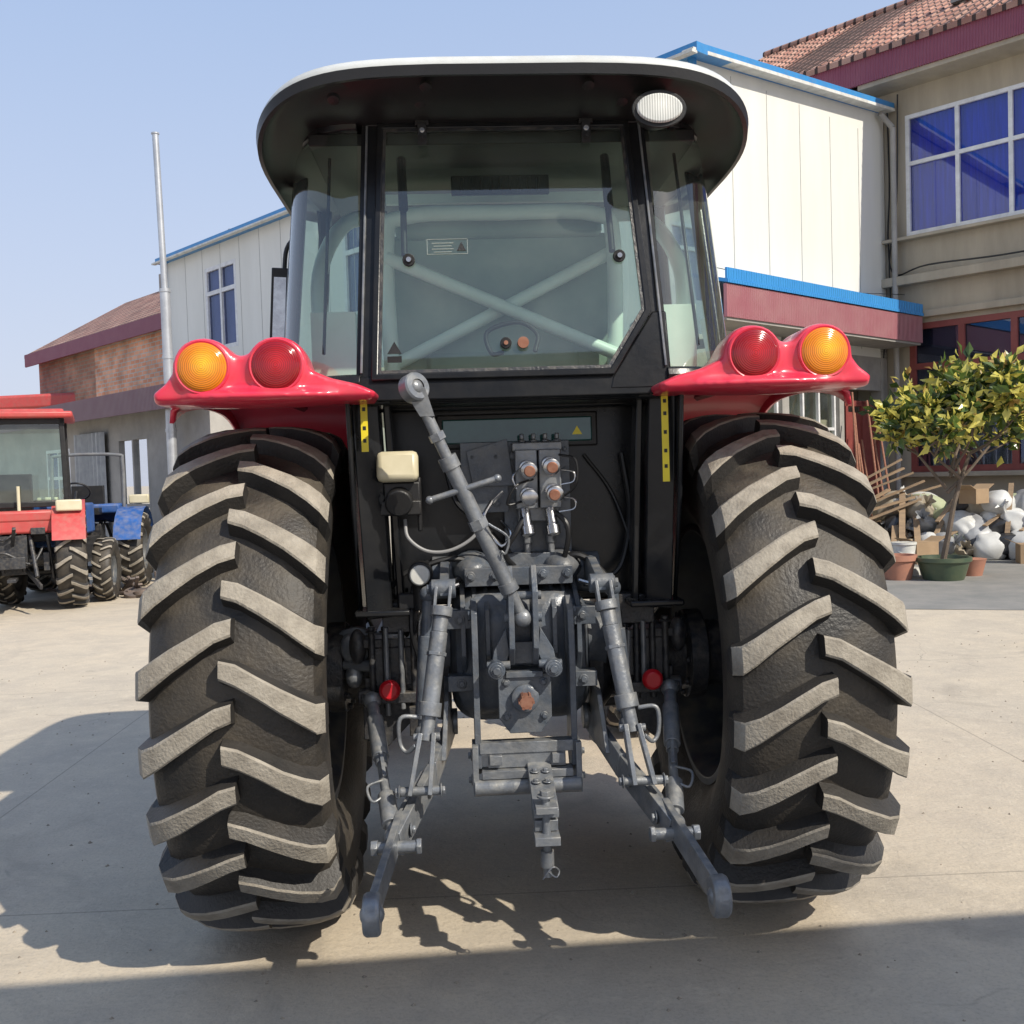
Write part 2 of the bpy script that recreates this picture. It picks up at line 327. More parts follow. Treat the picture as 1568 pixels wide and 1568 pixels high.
for s in(-1,1):
    a=V((s*.247,-.53,1.18)); b=V((s*.335,-.68,.60)); L=lambda t:a.lerp(b,t)
    for q in(-1,1): m.beam(a+V((q*.022,0,.02)),L(.10)+V((q*.022,0,0)),.010,.045,up=(0,-1,0))
    m.cyl(L(.07),L(.12),.034,n=20); m.cyl(L(.12),L(.2),.024,n=20)
    m.cyl(L(.2),L(.60),.027,n=20); m.cyl(L(.3),L(.32),.032,n=6); m.cyl(L(.55),L(.62),.035,n=20)
    m.cyl(L(.60),L(.74),.021,n=16)
    for q in(-1,1): 
        m.beam(L(.70)+V((q*.02,0,0)),L(1.0)+V((q*.03,0,0)),.014,.055,up=(0,-1,0))
    m.cyl(L(.98)+V((-.06,0,0)),L(.98)+V((.06,0,0)),.014,n=14); m.bolt(L(.98)+V((.06,0,0)),(1,0,0),.014,.014); m.bolt(L(.98)-V((.06,0,0)),(-1,0,0),.014,.014)
    m.cyl(L(.72)+V((-.04,0,0)),L(.72)+V((.04,0,0)),.012,n=14)
    c=L(.62); m.tube([c+V((s*.03,0,0)),c+V((s*.085,-.01,.0)),c+V((s*.09,-.01,-.07)),c+V((s*.07,-.02,-.10)),L(.75)+V((s*.03,-.02,0))],.007,n=8)
m.done('lift_rods',T,[LINK],bevel=.002)
m=M()
for s in(-1,1):
    a2=V((s*.30,-.38,1.16)); b2=V((s*.33,-.42,.72)); m.cyl(a2,b2,.018,n=14); m.cyl(a2.lerp(b2,.3),a2.lerp(b2,.9),.027,n=16)
    m.ball(a2,.028); m.ball(b2,.028)
m.done('assist_rams',T,[CAST],bevel=.002)
m=M()
for s in(-1,1):
    p0=V((s*.24,-.12,.68)); p1=V((s*.30,-.48,.60)); p2=V((s*.40,-.76,.485)); p3=V((s*.445,-1.12,.44))
    m.beam(p0,p1,.024,.085); m.beam(p1-(p1-p0).normalized()*.02,p2,.026,.08)
    m.beam(p2-(p2-p1).normalized()*.10+V((s*.026,0,0)),p3+V((s*.0,.03,0)),.022,.075)
    m.beam(p1+V((s*.028,0,-.01)),p2+V((s*.028,.02,0)),.014,.06)
    ax=V((1,0,0))
    m.lathe([(-.022,.020),(-.022,.048),(-.014,.054),(.014,.054),(.022,.048),(.022,.020)],p3,ax,28,cap=False)
    m.ball(p3,.032)
    m.lathe([(-.02,.045),(.02,.045)],p0,ax,24)
    for t in(.25,.8):
        c=p1.lerp(p2,t)+V((-s*.015,0,.0)); m.bolt(c+V((s*.035,0,0)),(s,0,0),.013,.016); m.bolt(c,(-s,0,0),.013,.016)
    c=p2+V((s*.0,-.02,0)); m.cyl(c-V((.06,0,0)),c+V((.06,0,0)),.017,n=14); m.cyl(c+V((s*.055,0,0)),c+V((s*.075,0,0)),.024,n=6); m.cyl(c-V((s*.055,0,0)),c-V((s*.07,0,0)),.024,n=6)
    m.prism([(s*.245,-.20,.86),(s*.245,-.34,.80),(s*.26,-.40,.62),(s*.24,-.12,.60)],(s*.016,0,0))
m.done('lower_links',T,[LINK],bevel=.004)
m=M()
for s in(-1,1):
    a=V((s*.50,-.28,.80)); b=V((s*.415,-.74,.50)); L=lambda t:a.lerp(b,t)
    m.cyl(L(0),L(.5),.020,n=14); m.cyl(L(.15),L(.45),.027,n=16); m.cyl(L(.5),L(1),.015,n=12); m.cyl(L(.72),L(.92),.027,n=16)
    m.ball(L(0),.03); m.ball(L(1),.028); m.beam(L(.4),L(.62),.012,.05)
    m.tube([L(.6)+V((0,-.02,0)),L(.66)+V((s*.05,-.03,.01)),L(.74)+V((s*.04,-.03,0)),L(.7)+V((0,-.03,0))],.005,n=6)
m.done('stabilizer_bars',T,[LINK],bevel=.002)
m=M()
a=V((0,-.47,1.085)); b=V((-.315,-.56,1.81)); L=lambda t:a.lerp(b,t)
m.cyl(L(0.02),L(.14),.018,n=16); m.cyl(L(.12),L(.70),.024,n=22); m.cyl(L(.12),L(.16),.030,n=22); m.cyl(L(.66),L(.71),.030,n=22)
m.cyl(L(.40),L(.44),.031,n=6); m.cyl(L(.70),L(.92),.0175,n=16); m.cyl(L(.78),L(.81),.026,n=6)
c=L(.57); m.cyl(c+V((-.10,-.01,-.03)),c+V((.11,-.01,.03)),.010,n=12); m.ball(c+V((-.10,-.01,-.03)),.013); m.ball(c+V((.11,-.01,.03)),.013)
m.prism([L(.88)+V((-.022,.018,0)),L(.88)+V((.022,.018,0)),L(1.0)+V((.034,.018,0)),L(1.0)+V((-.034,.018,0))],(0,-.036,0))
m.lathe([(-.024,.022),(-.024,.040),(-.018,.045),(.018,.045),(.024,.040),(.024,.022)],L(1),(0.8,-1,.3),26,cap=False); m.ball(L(1),.029)
m.ball(a,.03)
m.tube([L(.42)+V((.03,-.03,0)),L(.36)+V((.07,-.03,.0)),L(.32)+V((.05,-.03,-.02)),L(.30)+V((.03,-.03,0))],.004,n=6)
m.done('top_link',T,[LINK],bevel=.003)
m=M()
for s in(-1,1):
    m.box((s*.43,-.17,.98),(.20,.10,.03)); m.box((s*.43,-.20,.80),(.22,.12,.035))
    for x in(.36,.40,.455,.50): m.cyl((s*x,-.23,.76),(s*x,-.23,1.02),.011,n=12); m.bolt((s*x,-.23,1.02),(0,0,1),.014,.02)
    m.box((s*.43,-.18,.90),(.14,.08,.13)); m.cyl((s*.50,-.22,.80),(s*.55,-.22,.80),.03); m.ball((s*.55,-.2,.97),(.03,.03,.06))
    m.box((s*.52,-.22,.73),(.03,.05,.14)); m.box((s*.40,-.2,1.07),(.12,.1,.10)); m.box((s*.36,-.24,.72),(.04,.05,.1))
    m.prism([(s*.33,-.18,.86),(s*.53,-.18,.86),(s*.53,-.18,.70),(s*.46,-.18,.62),(s*.36,-.18,.72)],(0,-.02,0))
m.done('axle_brackets',T,[DARKM],bevel=.004)
m=M()
m.lathe([(0,.09),(.03,.09),(.04,.06),(.07,.05)],(-.57,-.06,.93),(0,-1,0),24); m.ball((-.58,-.16,.96),(.035,.03,.05)); m.ball((-.57,-.16,.86),(.03,.03,.04)); m.cyl((-.6,-.14,.9),(-.5,-.2,.9),.02)
m.cyl((.36,-.25,.74),(.37,-.25,1.0),.009); m.cyl((-.45,-.25,.74),(-.45,-.25,1.04),.009); m.cyl((-.40,-.25,.76),(-.40,-.25,1.03),.009); m.cyl((.42,-.25,.78),(.42,-.25,1.03),.009)
m.done('silver_fittings',T,[LINK],bevel=.003)
m=M()
for s in(-1,1):
    m.cyl((s*.44,-.28,.835),(s*.44,-.30,.835),.033,.036,n=20)
    m.cyl((s*.44,-.30,.835),(s*.44,-.315,.835),.036,.026,n=20)
m.done('red_reflector_caps',T,[REDK],bevel=.003)
m=M()
m.box((0,1.2,.85),(.36,1.6,.42)); m.box((0,2.2,.80),(.30,1.0,.30)); m.cyl((-.66,2.35,.60),(.66,2.35,.60),.08); m.box((0,2.35,.62),(.3,.3,.22))
m.box((-.5,.95,.70),(.28,.6,.35)); m.box((.5,.95,.70),(.28,.6,.35)); m.box((-.62,.85,.42),(.25,.3,.03)); m.box((.62,.85,.42),(.25,.3,.03))
m.done('chassis',T,[DARKM],bevel=.02)
m=M(); prev=None
for y,w,h,cz in((1.05,.36,.36,1.40),(1.8,.35,.34,1.37),(2.6,.32,.31,1.31),(2.85,.28,.27,1.27),(2.92,.2,.2,1.25)):
    rg=m.ring([(x,y,cz+z) for x,z in rr(w,h,.12)])
    if prev: m.bridge(prev,rg)
    else: m.f(rg)
    prev=rg
m.f(prev); m.done('hood',T,[RED])
# fenders
fpts=[(-.46,1.80),(-.3,1.845),(0,1.87),(.35,1.85),(.6,1.74),(.82,1.50),(.95,1.15)]
LZ=1.882
for s in(-1,1):
    m=M(); F=spline([(0,y,z) for y,z in fpts],4)
    pr=None
    for p in F:
        xs=[.53,.56,.8,1.02,1.07,1.075]; dz=[0,.01,.015,.0,-.03,-.07]
        rg=m.ring([(s*x,p.y,p.z+d) for x,d in zip(xs,dz)])
        if pr: m.bridge(pr,rg,closed=False)
        pr=rg
    o=m.done('fender',T,[RED],recalc=True); so=o.modifiers.new('s','SOLIDIFY'); so.thickness=.012
    m=M()
    m.prism([(s*.52,p.y,p.z-.01) for p in F]+[(s*.52,.9,.95),(s*.52,.2,.95),(s*.52,-.05,1.05),(s*.52,-.28,1.10),(s*.52,-.40,1.45)],(s*.015,0,0))
    m.prism([(s*.44,-.36,1.86),(s*.525,-.40,1.86),(s*.50,-.36,1.08),(s*.42,-.30,1.08)],(0,.12,0))
    m.prism([(s*.405,-.33,1.84),(s*.43,-.33,1.84),(s*.405,-.28,1.10),(s*.38,-.28,1.10)],(0,.08,0))
    m.box((s*.45,-.30,1.10),(.18,.14,.02))
    m.done('inner_fender',T,[BLACK],bevel=.006)
    m=M()
    top=[(.425,1.80),(.48,1.825),(.56,1.845),(.62,1.872),(.655,1.915),(.69,1.955),(.725,1.968),(.765,1.955),(.80,1.925),(.825,1.916),(.855,1.93),(.89,1.962),(.93,1.974),(.97,1.962),(1.005,1.93),(1.022,1.88),(1.05,1.838),(1.09,1.808)]
    prev=None
    for y,kz,kx,zb in((-.605,.94,.97,1.79),(-.58,1.0,1.0,1.775),(-.40,.97,1,1.775),(-.22,.75,.98,1.79),(-.10,.45,.95,1.80)):
        pts=[(s*(.75+(x-.75)*kx),y,1.80+(z-1.80)*kz) for x,z in top]+[(s*(.75+.33*kx),y,zb),(s*(.75-.31*kx),y,zb)]
        rg=m.ring(pts)
        if prev: m.bridge(prev,rg)
        else: m.f(rg)
        prev=rg
    m.f(prev)
    m.ball((s*.765,-.50,1.795),(.345,.155,.03),32,16)
    for x in(.715,.93):
        m.lathe([(0,.088),(.05,.093),(.15,.09),(.30,.07)],(s*x,-.617,LZ),(0,1,-.06),32)
    o=m.done('lamp_pod',T,[RED],smooth=True)
    r=o.modifiers.new('r','REMESH'); r.mode='VOXEL'; r.voxel_size=.009; r.use_smooth_shade=True
    r=o.modifiers.new('s','SMOOTH'); r.iterations=7; r.factor=.5
    for x,mm,nm in((.715,RLENS,'tail_lamp'),(.93,AMB,'indicator_lamp')):
        m=M(); m.lathe([(.03,.072),(-.010,.072),(-.015,.067),(-.019,.052),(-.021,.025),(-.0215,.002)],(0,0,0),(0,1,0),40)
        o=m.done(nm,T,[mm]); o.location=(s*x,-.614,LZ)
        m=M(); m.lathe([(.02,.081),(-.008,.081),(-.012,.077),(-.010,.072),(.02,.072)],(s*x,-.614,LZ),(0,1,0),40,cap=False); m.done(nm+'_bezel',T,[RED])
m=M()
m.box((-.482,-.402,1.71),(.022,.004,.17)); m.box((.482,-.402,1.65),(.022,.004,.30)); m.done('warning_labels',T,[YEL])
m=M()
for s,zs in((-1,(1.76,1.70,1.66)),(1,(1.76,1.72,1.66,1.60,1.55))):
    for z in zs: m.box((s*.482,-.4045,z),(.010,.001,.012))
m.done('label_print',T,[BLACKP])
m=M()
m.box((0,-.10,1.45),(.86,.03,.72)); m.box((0,-.27,1.815),(.94,.30,.09)); m.box((0,-.38,1.80),(.80,.10,.05))
m.box((0,.4,1.79),(1.04,1.2,.06))
m.done('rear_bulkhead',T,[BLACK],bevel=.008)
m=M(); m.box((.02,-.125,1.69),(.56,.012,.12)); m.done('lower_window_frame',T,[BLACKP],bevel=.02)
LW=mat('lower_window',(.04,.12,.105),(.02,.06,.058),rough=.06,coat=.6,scale=3)
m=M(); m.box((.02,-.134,1.69),(.52,.01,.085)); m.done('lower_window',T,[LW],bevel=.012)
m=M(); m.prism([(.21,-.1395,1.67),(.245,-.1395,1.67),(.2275,-.1395,1.70)],(0,-.001,0)); m.done('triangle_decal',T,[YEL])
# ---- roof
def zedge(x): 
    t=min(1,abs(x)/.82); return 2.63+.125*(1-t**6)**.8 + .018*(1-t*t)
def plan(k,n=96,hw=.82,hl=.86,yc=.27,e=5.2):
    o=[]
    for i in range(n):
        a=2*math.pi*(i+.5)/n; c,s_=math.cos(a),math.sin(a)
        x=hw*k*math.copysign(abs(c)**(2/e),c); y=yc+hl*k*math.copysign(abs(s_)**(2/e),s_); o.append((x,y))
    return o
m=M()
def rl(k,dz): return [(x,y,zedge(x/k)+dz) for x,y in plan(k)]
rings=[]
rings.append((m.ring([(x,y,2.87) for x,y in plan(.45)]),0))
rings.append((m.ring([(x,y,.45*zedge(x/.8)+.55*2.87) for x,y in plan(.8)]),0))
rings.append((m.ring(rl(.95,.028)),0)); rings.append((m.ring(rl(.99,.016)),0)); rings.append((m.ring(rl(1,.0)),0))
rings.append((m.ring(rl(1.0,-.008)),0)); rings.append((m.ring(rl(1.004,-.010)),1)); rings.append((m.ring(rl(1.0,-.040)),1)); rings.append((m.ring(rl(.985,-.040)),1)); rings.append((m.ring(rl(.97,-.012)),1))
rings.append((m.ring(rl(.93,.008)),1))
rings.append((m.ring([(x,y,2.715+.5*(zedge(x/.87)-2.715)) for x,y in plan(.87)]),1))
rings.append((m.ring([(x,y,2.71) for x,y in plan(.79)]),1)); rings.append((m.ring([(x,y,2.70) for x,y in plan(.5)]),1))
m.f(rings[0][0],0)
for a,b in zip(rings,rings[1:]): m.bridge(a[0],b[0],b[1])
m.f(rings[-1][0],1)
m.done('cab_roof',T,[WHITEP,ROOFU],angle=50)
m=M()
for x,y,z in((-.53,-.50,2.70),(-.25,-.50,2.735),(.25,-.50,2.735),(-.27,-.40,2.72),(.37,-.40,2.72)):
    m.lathe([(0,.02),(.012,.018),(.014,.01)],(x,y,z),(0,-.6,-1),20)
m.done('roof_plugs',T,[BLACKP])
m=M(); 
def oval(m,c,rx,rz,y0,y1,n=36,mi=0,k=1):
    a=m.ring([(c[0]+rx*math.cos(t),c[1]+y0,c[2]+rz*math.sin(t)) for t in [2*math.pi*i/n for i in range(n)]])
    b=m.ring([(c[0]+rx*k*math.cos(t),c[1]+y1,c[2]+rz*k*math.sin(t)) for t in [2*math.pi*i/n for i in range(n)]])
    m.bridge(a,b,mi); m.f(a[::-1],mi); m.f(b,mi)
oval(m,(.46,-.50,2.64),.086,.059,-.045,.05,k=.6); m.box((.46,-.44,2.70),(.10,.03,.03)); m.box((.46,-.43,2.71),(.02,.02,.06))
m.done('work_lamp_housing',T,[BLACKP],bevel=.004)
m=M(); oval(m,(0,0,0),.071,.045,-.012,0); 
o=m.done('work_lamp_lens',T,[CLR],bevel=.006); o.location=(.46,-.543,2.64)
# ---- cab
def yr(z): return -.43+.20*(z-1.84)/.86
def cw(z): return .80-.05*(z-1.84)/.86
def crn(z,t,s,x0=.485):
    a=t*math.pi/2; w=cw(z); return V((s*(x0+(w-x0)*math.sin(a)),yr(z)+.45*(1-math.cos(a)),z))
Z0,Z1=1.84,2.72
for s in(-1,1):
    m=M(); pr=None
    for i in range(15):
        t=i/14; rg=m.ring([crn(Z0,t,s),crn(Z1,t,s)])
        if pr: m.bridge(pr,rg,closed=False)
        pr=rg
    m.done('corner_glass',T,[GLS],angle=60)
    m=M()
    def strip(m,fa,fb,th=.03):
        a=[fa(Z0),fb(Z0)]; b=[fa(Z1),fb(Z1)]; d=V((0,th,0))
        ra=m.ring([a[0],a[1],a[1]+d,a[0]+d]); rb=m.ring([b[0],b[1],b[1]+d,b[0]+d]); m.bridge(ra,rb); m.f(ra); m.f(rb)
    x0=lambda z:.450-.035*(z-1.84)/.86
    strip(m,lambda z:V((s*(x0(z)-.002),yr(z)-.006,z)),lambda z:V((s*(.50-.03*(z-1.84)/.86),yr(z)-.004,z)),.05)
    m.tube([crn(Z0,1,s)+V((-s*.01,.03,0)),crn(Z1,1,s)+V((-s*.01,.03,0))],.028,n=10,sm=False)
    m.tube([(s*.80,.92,Z0),(s*.72,.80,Z1)],.03,n=10,sm=False)
    m.tube([crn(Z0,i/10,s)+V((0,0,.0)) for i in range(11)]+[V((s*.80,.92,Z0))],.028,n=8,k=2)
    m.tube([crn(Z1,i/10,s)+V((0,0,-.01)) for i in range(11)]+[V((s*.73,.80,Z1))],.025,n=8,k=2)
    m.tube([crn(Z0,.25,s)+V((0,.03,.1)),crn(Z1,.25,s)+V((0,.03,-.1))],.006,n=6,sm=False)
    m.done('cab_pillars',T,[BLACK],bevel=.004)
    m=M(); m.f(m.ring([(s*.80,.05,Z0),(s*.80,.92,Z0),(s*.72,.80,Z1),(s*.75,.22,Z1)])); m.done('door_glass',T,[GLS])
    m=M(); m.tube([(s*.482,yr(Z0)-.012,Z0+.03),(s*.452,yr(Z1)-.012,Z1-.02)],.004,n=6,sm=False); m.done('pillar_highlight',T,[LINK])  # thin pale tube modelling the bright highlight down each pillar
m=M(); m.f(m.ring([(-.80,.94,1.6),(.80,.94,1.6),(.70,.82,2.70),(-.70,.82,2.70)])); m.done('windscreen',T,[GLS])
def rw(x,z,dy=0): return V((x,yr(z)+dy,z))
out=[rw(-.452,1.845),rw(.315,1.845),rw(.448,2.05),rw(.415,2.708),rw(-.418,2.708)]
inn=[rw(-.430,1.867),rw(.304,1.867),rw(.426,2.055),rw(.395,2.686),rw(-.398,2.686)]
inn2=[rw(-.420,1.877),rw(.298,1.877),rw(.417,2.06),rw(.386,2.677),rw(-.389,2.677)]
def frame(m,o,i,d0,d1,mi=0):
    D0=V((0,d0,0));D1=V((0,d1,0))
    a=m.ring([p+D0 for p in o]); b=m.ring([p+D0 for p in i]); c=m.ring([p+D1 for p in i]); d=m.ring([p+D1 for p in o])
    m.bridge(a,b,mi);m.bridge(b,c,mi);m.bridge(c,d,mi);m.bridge(d,a,mi)
m=M(); frame(m,out,inn,-.024,.02); m.done('rear_window_frame',T,[BLACK],bevel=.004)
m=M(); frame(m,inn,inn2,-.020,-.010); m.done('rear_window_seal',T,[DARKM])
m=M(); m.f(m.ring([p+V((0,-.012,0)) for p in inn])); m.done('rear_window_glass',T,[GLS])
m=M()
m.prism([rw(.31,1.84,-.012),rw(.452,2.05,-.012),rw(.497,2.05,-.012),rw(.50,1.80,-.012),rw(.30,1.80,-.012)],(0,.04,0))
m.prism([rw(-.50,1.78,-.01),rw(.50,1.78,-.01),rw(.50,1.86,-.01),rw(-.50,1.86,-.01)],(0,.05,0))
m.prism([rw(-.46,2.70,-.01),rw(.46,2.70,-.01),rw(.45,2.76,-.01),rw(-.45,2.76,-.01)],(0,.05,0))
m.done('rear_panel',T,[BLACK],bevel=.006)
m=M()
for x in(-.27,.27):
    m.box(rw(x,2.715,-.04),(.045,.02,.05)); m.box(rw(x,2.66,-.035),(.03,.012,.07)); m.cyl(rw(x-.028,2.715,-.052),rw(x+.028,2.715,-.052),.010); m.ball(rw(x-.045,2.735,-.04),.014)
    m.bolt(rw(x,2.645,-.04),(0,-1,0),.008,.012)
for x in(-.325,.355):
    m.cyl(rw(x,2.235,-.014),rw(x,2.235,-.028),.020,n=20); m.cyl(rw(x,2.235,-.028),rw(x,2.235,-.034),.012,n=6)
for s in(-1,1): m.cyl(V((s*.345,-.14,2.62)),rw(s*.34,2.26,.02),.011,n=10); m.cyl(V((s*.348,-.14,2.62)),rw(s*.34,2.42,.03),.016,n=10)
m.cyl(rw(-.025,1.955,-.014),rw(-.025,1.955,-.032),.018,n=18)
m.tube([rw(-.03,1.93,.02),rw(-.07,1.93,.03),rw(-.08,2.0,.03),rw(.02,2.03,.03),rw(.08,1.99,.03),rw(.07,1.93,.02)],.008,n=8)
m.done('rear_window_fittings',T,[BLACKP],bevel=.002)
m=M(); m.cyl(rw(.03,1.955,-.014),rw(.03,1.955,-.034),.018,n=18)
m.cyl(rw(-.025,1.955,-.03),rw(-.025,1.955,-.037),.007,n=12)
m.done('window_latch',T,[RUST])
m=M()
for x in(-.27,.27): m.bolt(rw(x,2.672,-.042),(0,-1,0),.006,.01)
for x in(-.325,.355): m.cyl(rw(x,2.235,-.030),rw(x,2.235,-.037),.008,n=12)
m.done('window_bolts',T,[STEEL])
m=M(); m.prism([rw(-.40,1.93,-.0135),rw(-.355,1.93,-.0135),rw(-.3775,1.97,-.0135)],(0,-.001,0)); m.box(rw(-.3775,1.912,-.014),(.045,.001,.02)); m.prism([rw(-.170,2.265,-.0135),rw(-.140,2.265,-.0135),rw(-.155,2.295,-.0135)],(0,-.001,0)); 
m.done('warning_decals',T,[BLACKP])
m=M()
for k in range(4): m.box(rw(-.215,2.292-.010*k,-.0135),(.07-.012*(k%2),.001,.0015))
for a,b in (((-.265,2.305),(-.135,2.305)),((-.265,2.255),(-.135,2.255)),((-.265,2.255),(-.265,2.305)),((-.135,2.255),(-.135,2.305))): m.beam(rw(a[0],a[1],-.0135),rw(b[0],b[1],-.0135),.001,.001)
m.done('label_text',T,[mat('label_ink',(.45,.5,.46),rough=.6)])
# interior
m=M()
m.tube([(-.43,.20,2.36),(.43,.20,1.98)],.025,n=12,sm=False); m.tube([(-.43,.26,1.96),(.43,.26,2.38)],.025,n=12,sm=False)
m.tube([(-.42,.22,1.80),(-.43,.22,2.40),(-.36,.22,2.515),(0,.22,2.525),(.36,.22,2.515),(.43,.22,2.40),(.42,.22,1.80)],.03,n=12)
m.box((0,.30,2.60),(.86,.03,.035))
for s in(-1,1): m.tube([(s*.44,.5,2.58),(s*.60,.45,2.55),(s*.68,.2,2.30),(s*.66,.1,1.95)],.03,n=12); m.box((s*.62,.30,2.0),(.16,.5,.28))
m.done('crossed_tubes',T,[PALE],bevel=.015)  # pale crossed tubes, hoop and boxes behind the rear window
m=M(); m.box((0,.34,2.14),(.88,.05,.66)); m.box((0,.33,2.50),(.80,.08,.10)); m.box((0,.55,1.95),(.60,.5,.14)); m.done('seat_cover',T,[COVER],bevel=.03)
m=M(); m.box((0,.3,2.67),(1.3,1.0,.04)); m.box((0,.12,2.60),(.36,.02,.07))
for k in range(9): m.box((-.14+.035*k,.105,2.60),(.012,.02,.05))
m.box((0,.85,1.9),(.7,.15,.25)); m.tube([(.18*math.cos(t),.72+.09*math.sin(t),2.1+.12*math.sin(t)) for t in [k*math.pi/8 for k in range(17)]],.012,n=8,k=2)
m.done('cab_interior',T,[BLACKP],bevel=.004)
m=M(); m.tube([(-.74,.62,2.60),(-.86,.66,2.52),(-.885,.66,2.40)],.010,n=8)
m.box((-.905,.66,2.25),(.075,.05,.34),(0,4,0)); m.done('side_mirror',T,[BLACKP],bevel=.03)
m=M(); m.box((-.905,.63,2.25),(.05,.006,.26),(0,4,0)); m.done('mirror_glass',T,[STEEL])
# ---- hydraulics
m=M()
m.box((.08,-.15,1.43),(.23,.02,.44)); m.box((-.10,-.17,1.53),(.16,.015,.24)); m.prism([(-.16,-.18,1.62),(-.02,-.18,1.66),(.0,-.18,1.50),(-.14,-.18,1.50)],(0,-.01,0))
for x in(-.14,-.06,.0): 
    for z in(1.44,1.60): m.bolt((x,-.178,z),(0,-1,0),.009,.012)
for z in(1.25,1.35,1.45,1.55,1.62): m.bolt((.18,-.162,z),(0,-1,0),.006,.008)
m.done('valve_plate',T,[CAST],bevel=.003)
m=M()
m.box((.04,-.20,1.52),(.075,.09,.20)); m.box((.12,-.20,1.52),(.075,.09,.20)); m.box((.08,-.19,1.63),(.17,.07,.03)); m.box((.08,-.18,1.40),(.14,.05,.05))
for x in(.03,.07,.11,.15): m.bolt((x,-.20,1.645),(0,0,1),.009,.03)
for x in(.04,.12): m.cyl((x,-.2,1.20),(x,-.2,1.42),.012,n=12); m.cyl((x,-.2,1.30),(x,-.2,1.36),.018,n=6)
m.done('hydraulic_valve',T,[LINK],bevel=.004)
m=M()
for x,z in((.04,1.56),(.04,1.47),(.115,1.57),(.125,1.48)):
    m.lathe([(0,.027),(.03,.027),(.032,.022),(.06,.022),(.062,.028),(.08,.028),(.085,.018)],(x,-.24,z),(0.05,-1,-.15),22)
for x in(.03,.115): m.lathe([(0,.018),(.06,.018),(.062,.024),(.09,.024),(.095,.014)],(x,-.25,1.42),(.1,-.3,-1),18)
m.done('hydraulic_couplers',T,[STEEL,])
m=M()
for x,z in((.045,1.56),(.12,1.57),(.125,1.48)): m.cyl((x,-.318,z-.012),(x,-.335,z-.014),.019,n=18)
m.done('coupler_dust_caps',T,[RUST],bevel=.003)
m=M()
def hose(p,r=.007): m.tube(p,r,n=8,k=8)
hose([(.04,-.25,1.42),(.0,-.28,1.35),(-.04,-.26,1.27),(.02,-.2,1.2)],.009)
hose([(.12,-.25,1.42),(.17,-.28,1.36),(.16,-.26,1.26),(.12,-.2,1.15)],.009)
hose([(.15,-.26,1.60),(.20,-.3,1.58),(.20,-.3,1.50),(.16,-.28,1.46)],.004)
hose([(.06,-.26,1.52),(.0,-.31,1.50),(-.03,-.3,1.44),(.03,-.28,1.45)],.004)
hose([(-.30,-.25,1.10),(-.22,-.25,1.18),(-.12,-.22,1.22),(-.02,-.2,1.28)],.011)
hose([(.28,-.22,1.16),(.36,-.2,1.22),(.40,-.16,1.40),(.38,-.14,1.6)],.010)
hose([(.10,-.2,1.2),(.2,-.24,1.26),(.30,-.24,1.18),(.33,-.3,1.05),(.31,-.3,.9)],.012)
hose([(-.10,-.2,1.2),(-.2,-.24,1.26),(-.33,-.26,1.22),(-.36,-.3,1.05),(-.33,-.28,.9)],.010)
hose([(-.38,-.2,1.0),(-.44,-.25,1.12),(-.40,-.22,1.2),(-.30,-.2,1.25)],.008)
hose([(.38,-.2,1.0),(.44,-.25,1.12),(.42,-.22,1.2),(.35,-.14,1.45),(.25,-.13,1.6)],.006)
hose([(-.05,-.16,1.30),(-.12,-.2,1.38),(-.2,-.18,1.45),(-.24,-.14,1.6)],.008)
m.done('hydraulic_hoses',T,[HOSE])
m=M()
m.tube([(-.37,-.29,1.40),(-.36,-.31,1.34),(-.30,-.31,1.295),(-.22,-.30,1.295),(-.14,-.28,1.34),(-.10,-.25,1.42),(-.04,-.22,1.48)],.006,n=8,k=8)
m.done('trailer_cable',T,[mat('grey_cable',(.25,.25,.25),rough=.5)])
m=M()
m.tube([(-.08,-.24,1.45),(-.11,-.27,1.40),(-.12,-.27,1.33),(-.06,-.26,1.28)],.007,n=8); m.tube([(.02,-.3,1.56),(-.01,-.31,1.53),(0,-.31,1.49)],.003,n=6); m.tube([(-.05,-.22,1.38),(-.02,-.26,1.34),(-.05,-.26,1.30),(-.09,-.24,1.34)],.006,n=8)
m.tube([(.15,-.3,1.55),(.19,-.32,1.54),(.19,-.32,1.51),(.15,-.31,1.50)],.003,n=6); m.tube([(.15,-.3,1.46),(.19,-.32,1.45),(.19,-.32,1.42),(.14,-.31,1.41)],.003,n=6)
for s in(-1,1): m.tube([(s*.20,-.3,1.18),(s*.28,-.32,1.15),(s*.33,-.3,1.08),(s*.34,-.26,.98)],.008,n=8)
m.done('steel_pipes',T,[STEEL])
m=M(); m.box((-.385,-.30,1.47),(.14,.05,.11)); m.box((-.385,-.325,1.44),(.145,.02,.05)); m.box((-.32,-.30,1.45),(.015,.03,.18)); m.cyl((-.385,-.30,1.47),(-.385,-.36,1.455),.045,n=24); m.done('trailer_socket',T,[BLACKP],bevel=.006)
m=M(); m.box((-.385,-.345,1.575),(.135,.05,.10),(-14,0,0)); m.done('socket_cap',T,[CREAM],bevel=.018)
m=M(); m.cyl((-.325,-.34,1.22),(-.325,-.365,1.22),.033,n=28); m.done('breather_cap',T,[WPLAS],bevel=.005)
m=M(); m.cyl((-.325,-.26,1.22),(-.325,-.345,1.22),.041,n=28); m.cyl((-.325,-.30,1.10),(-.325,-.30,1.20),.028); m.box((-.36,-.28,1.13),(.08,.06,.05)); m.done('breather_body',T,[BLACKP],bevel=.004)

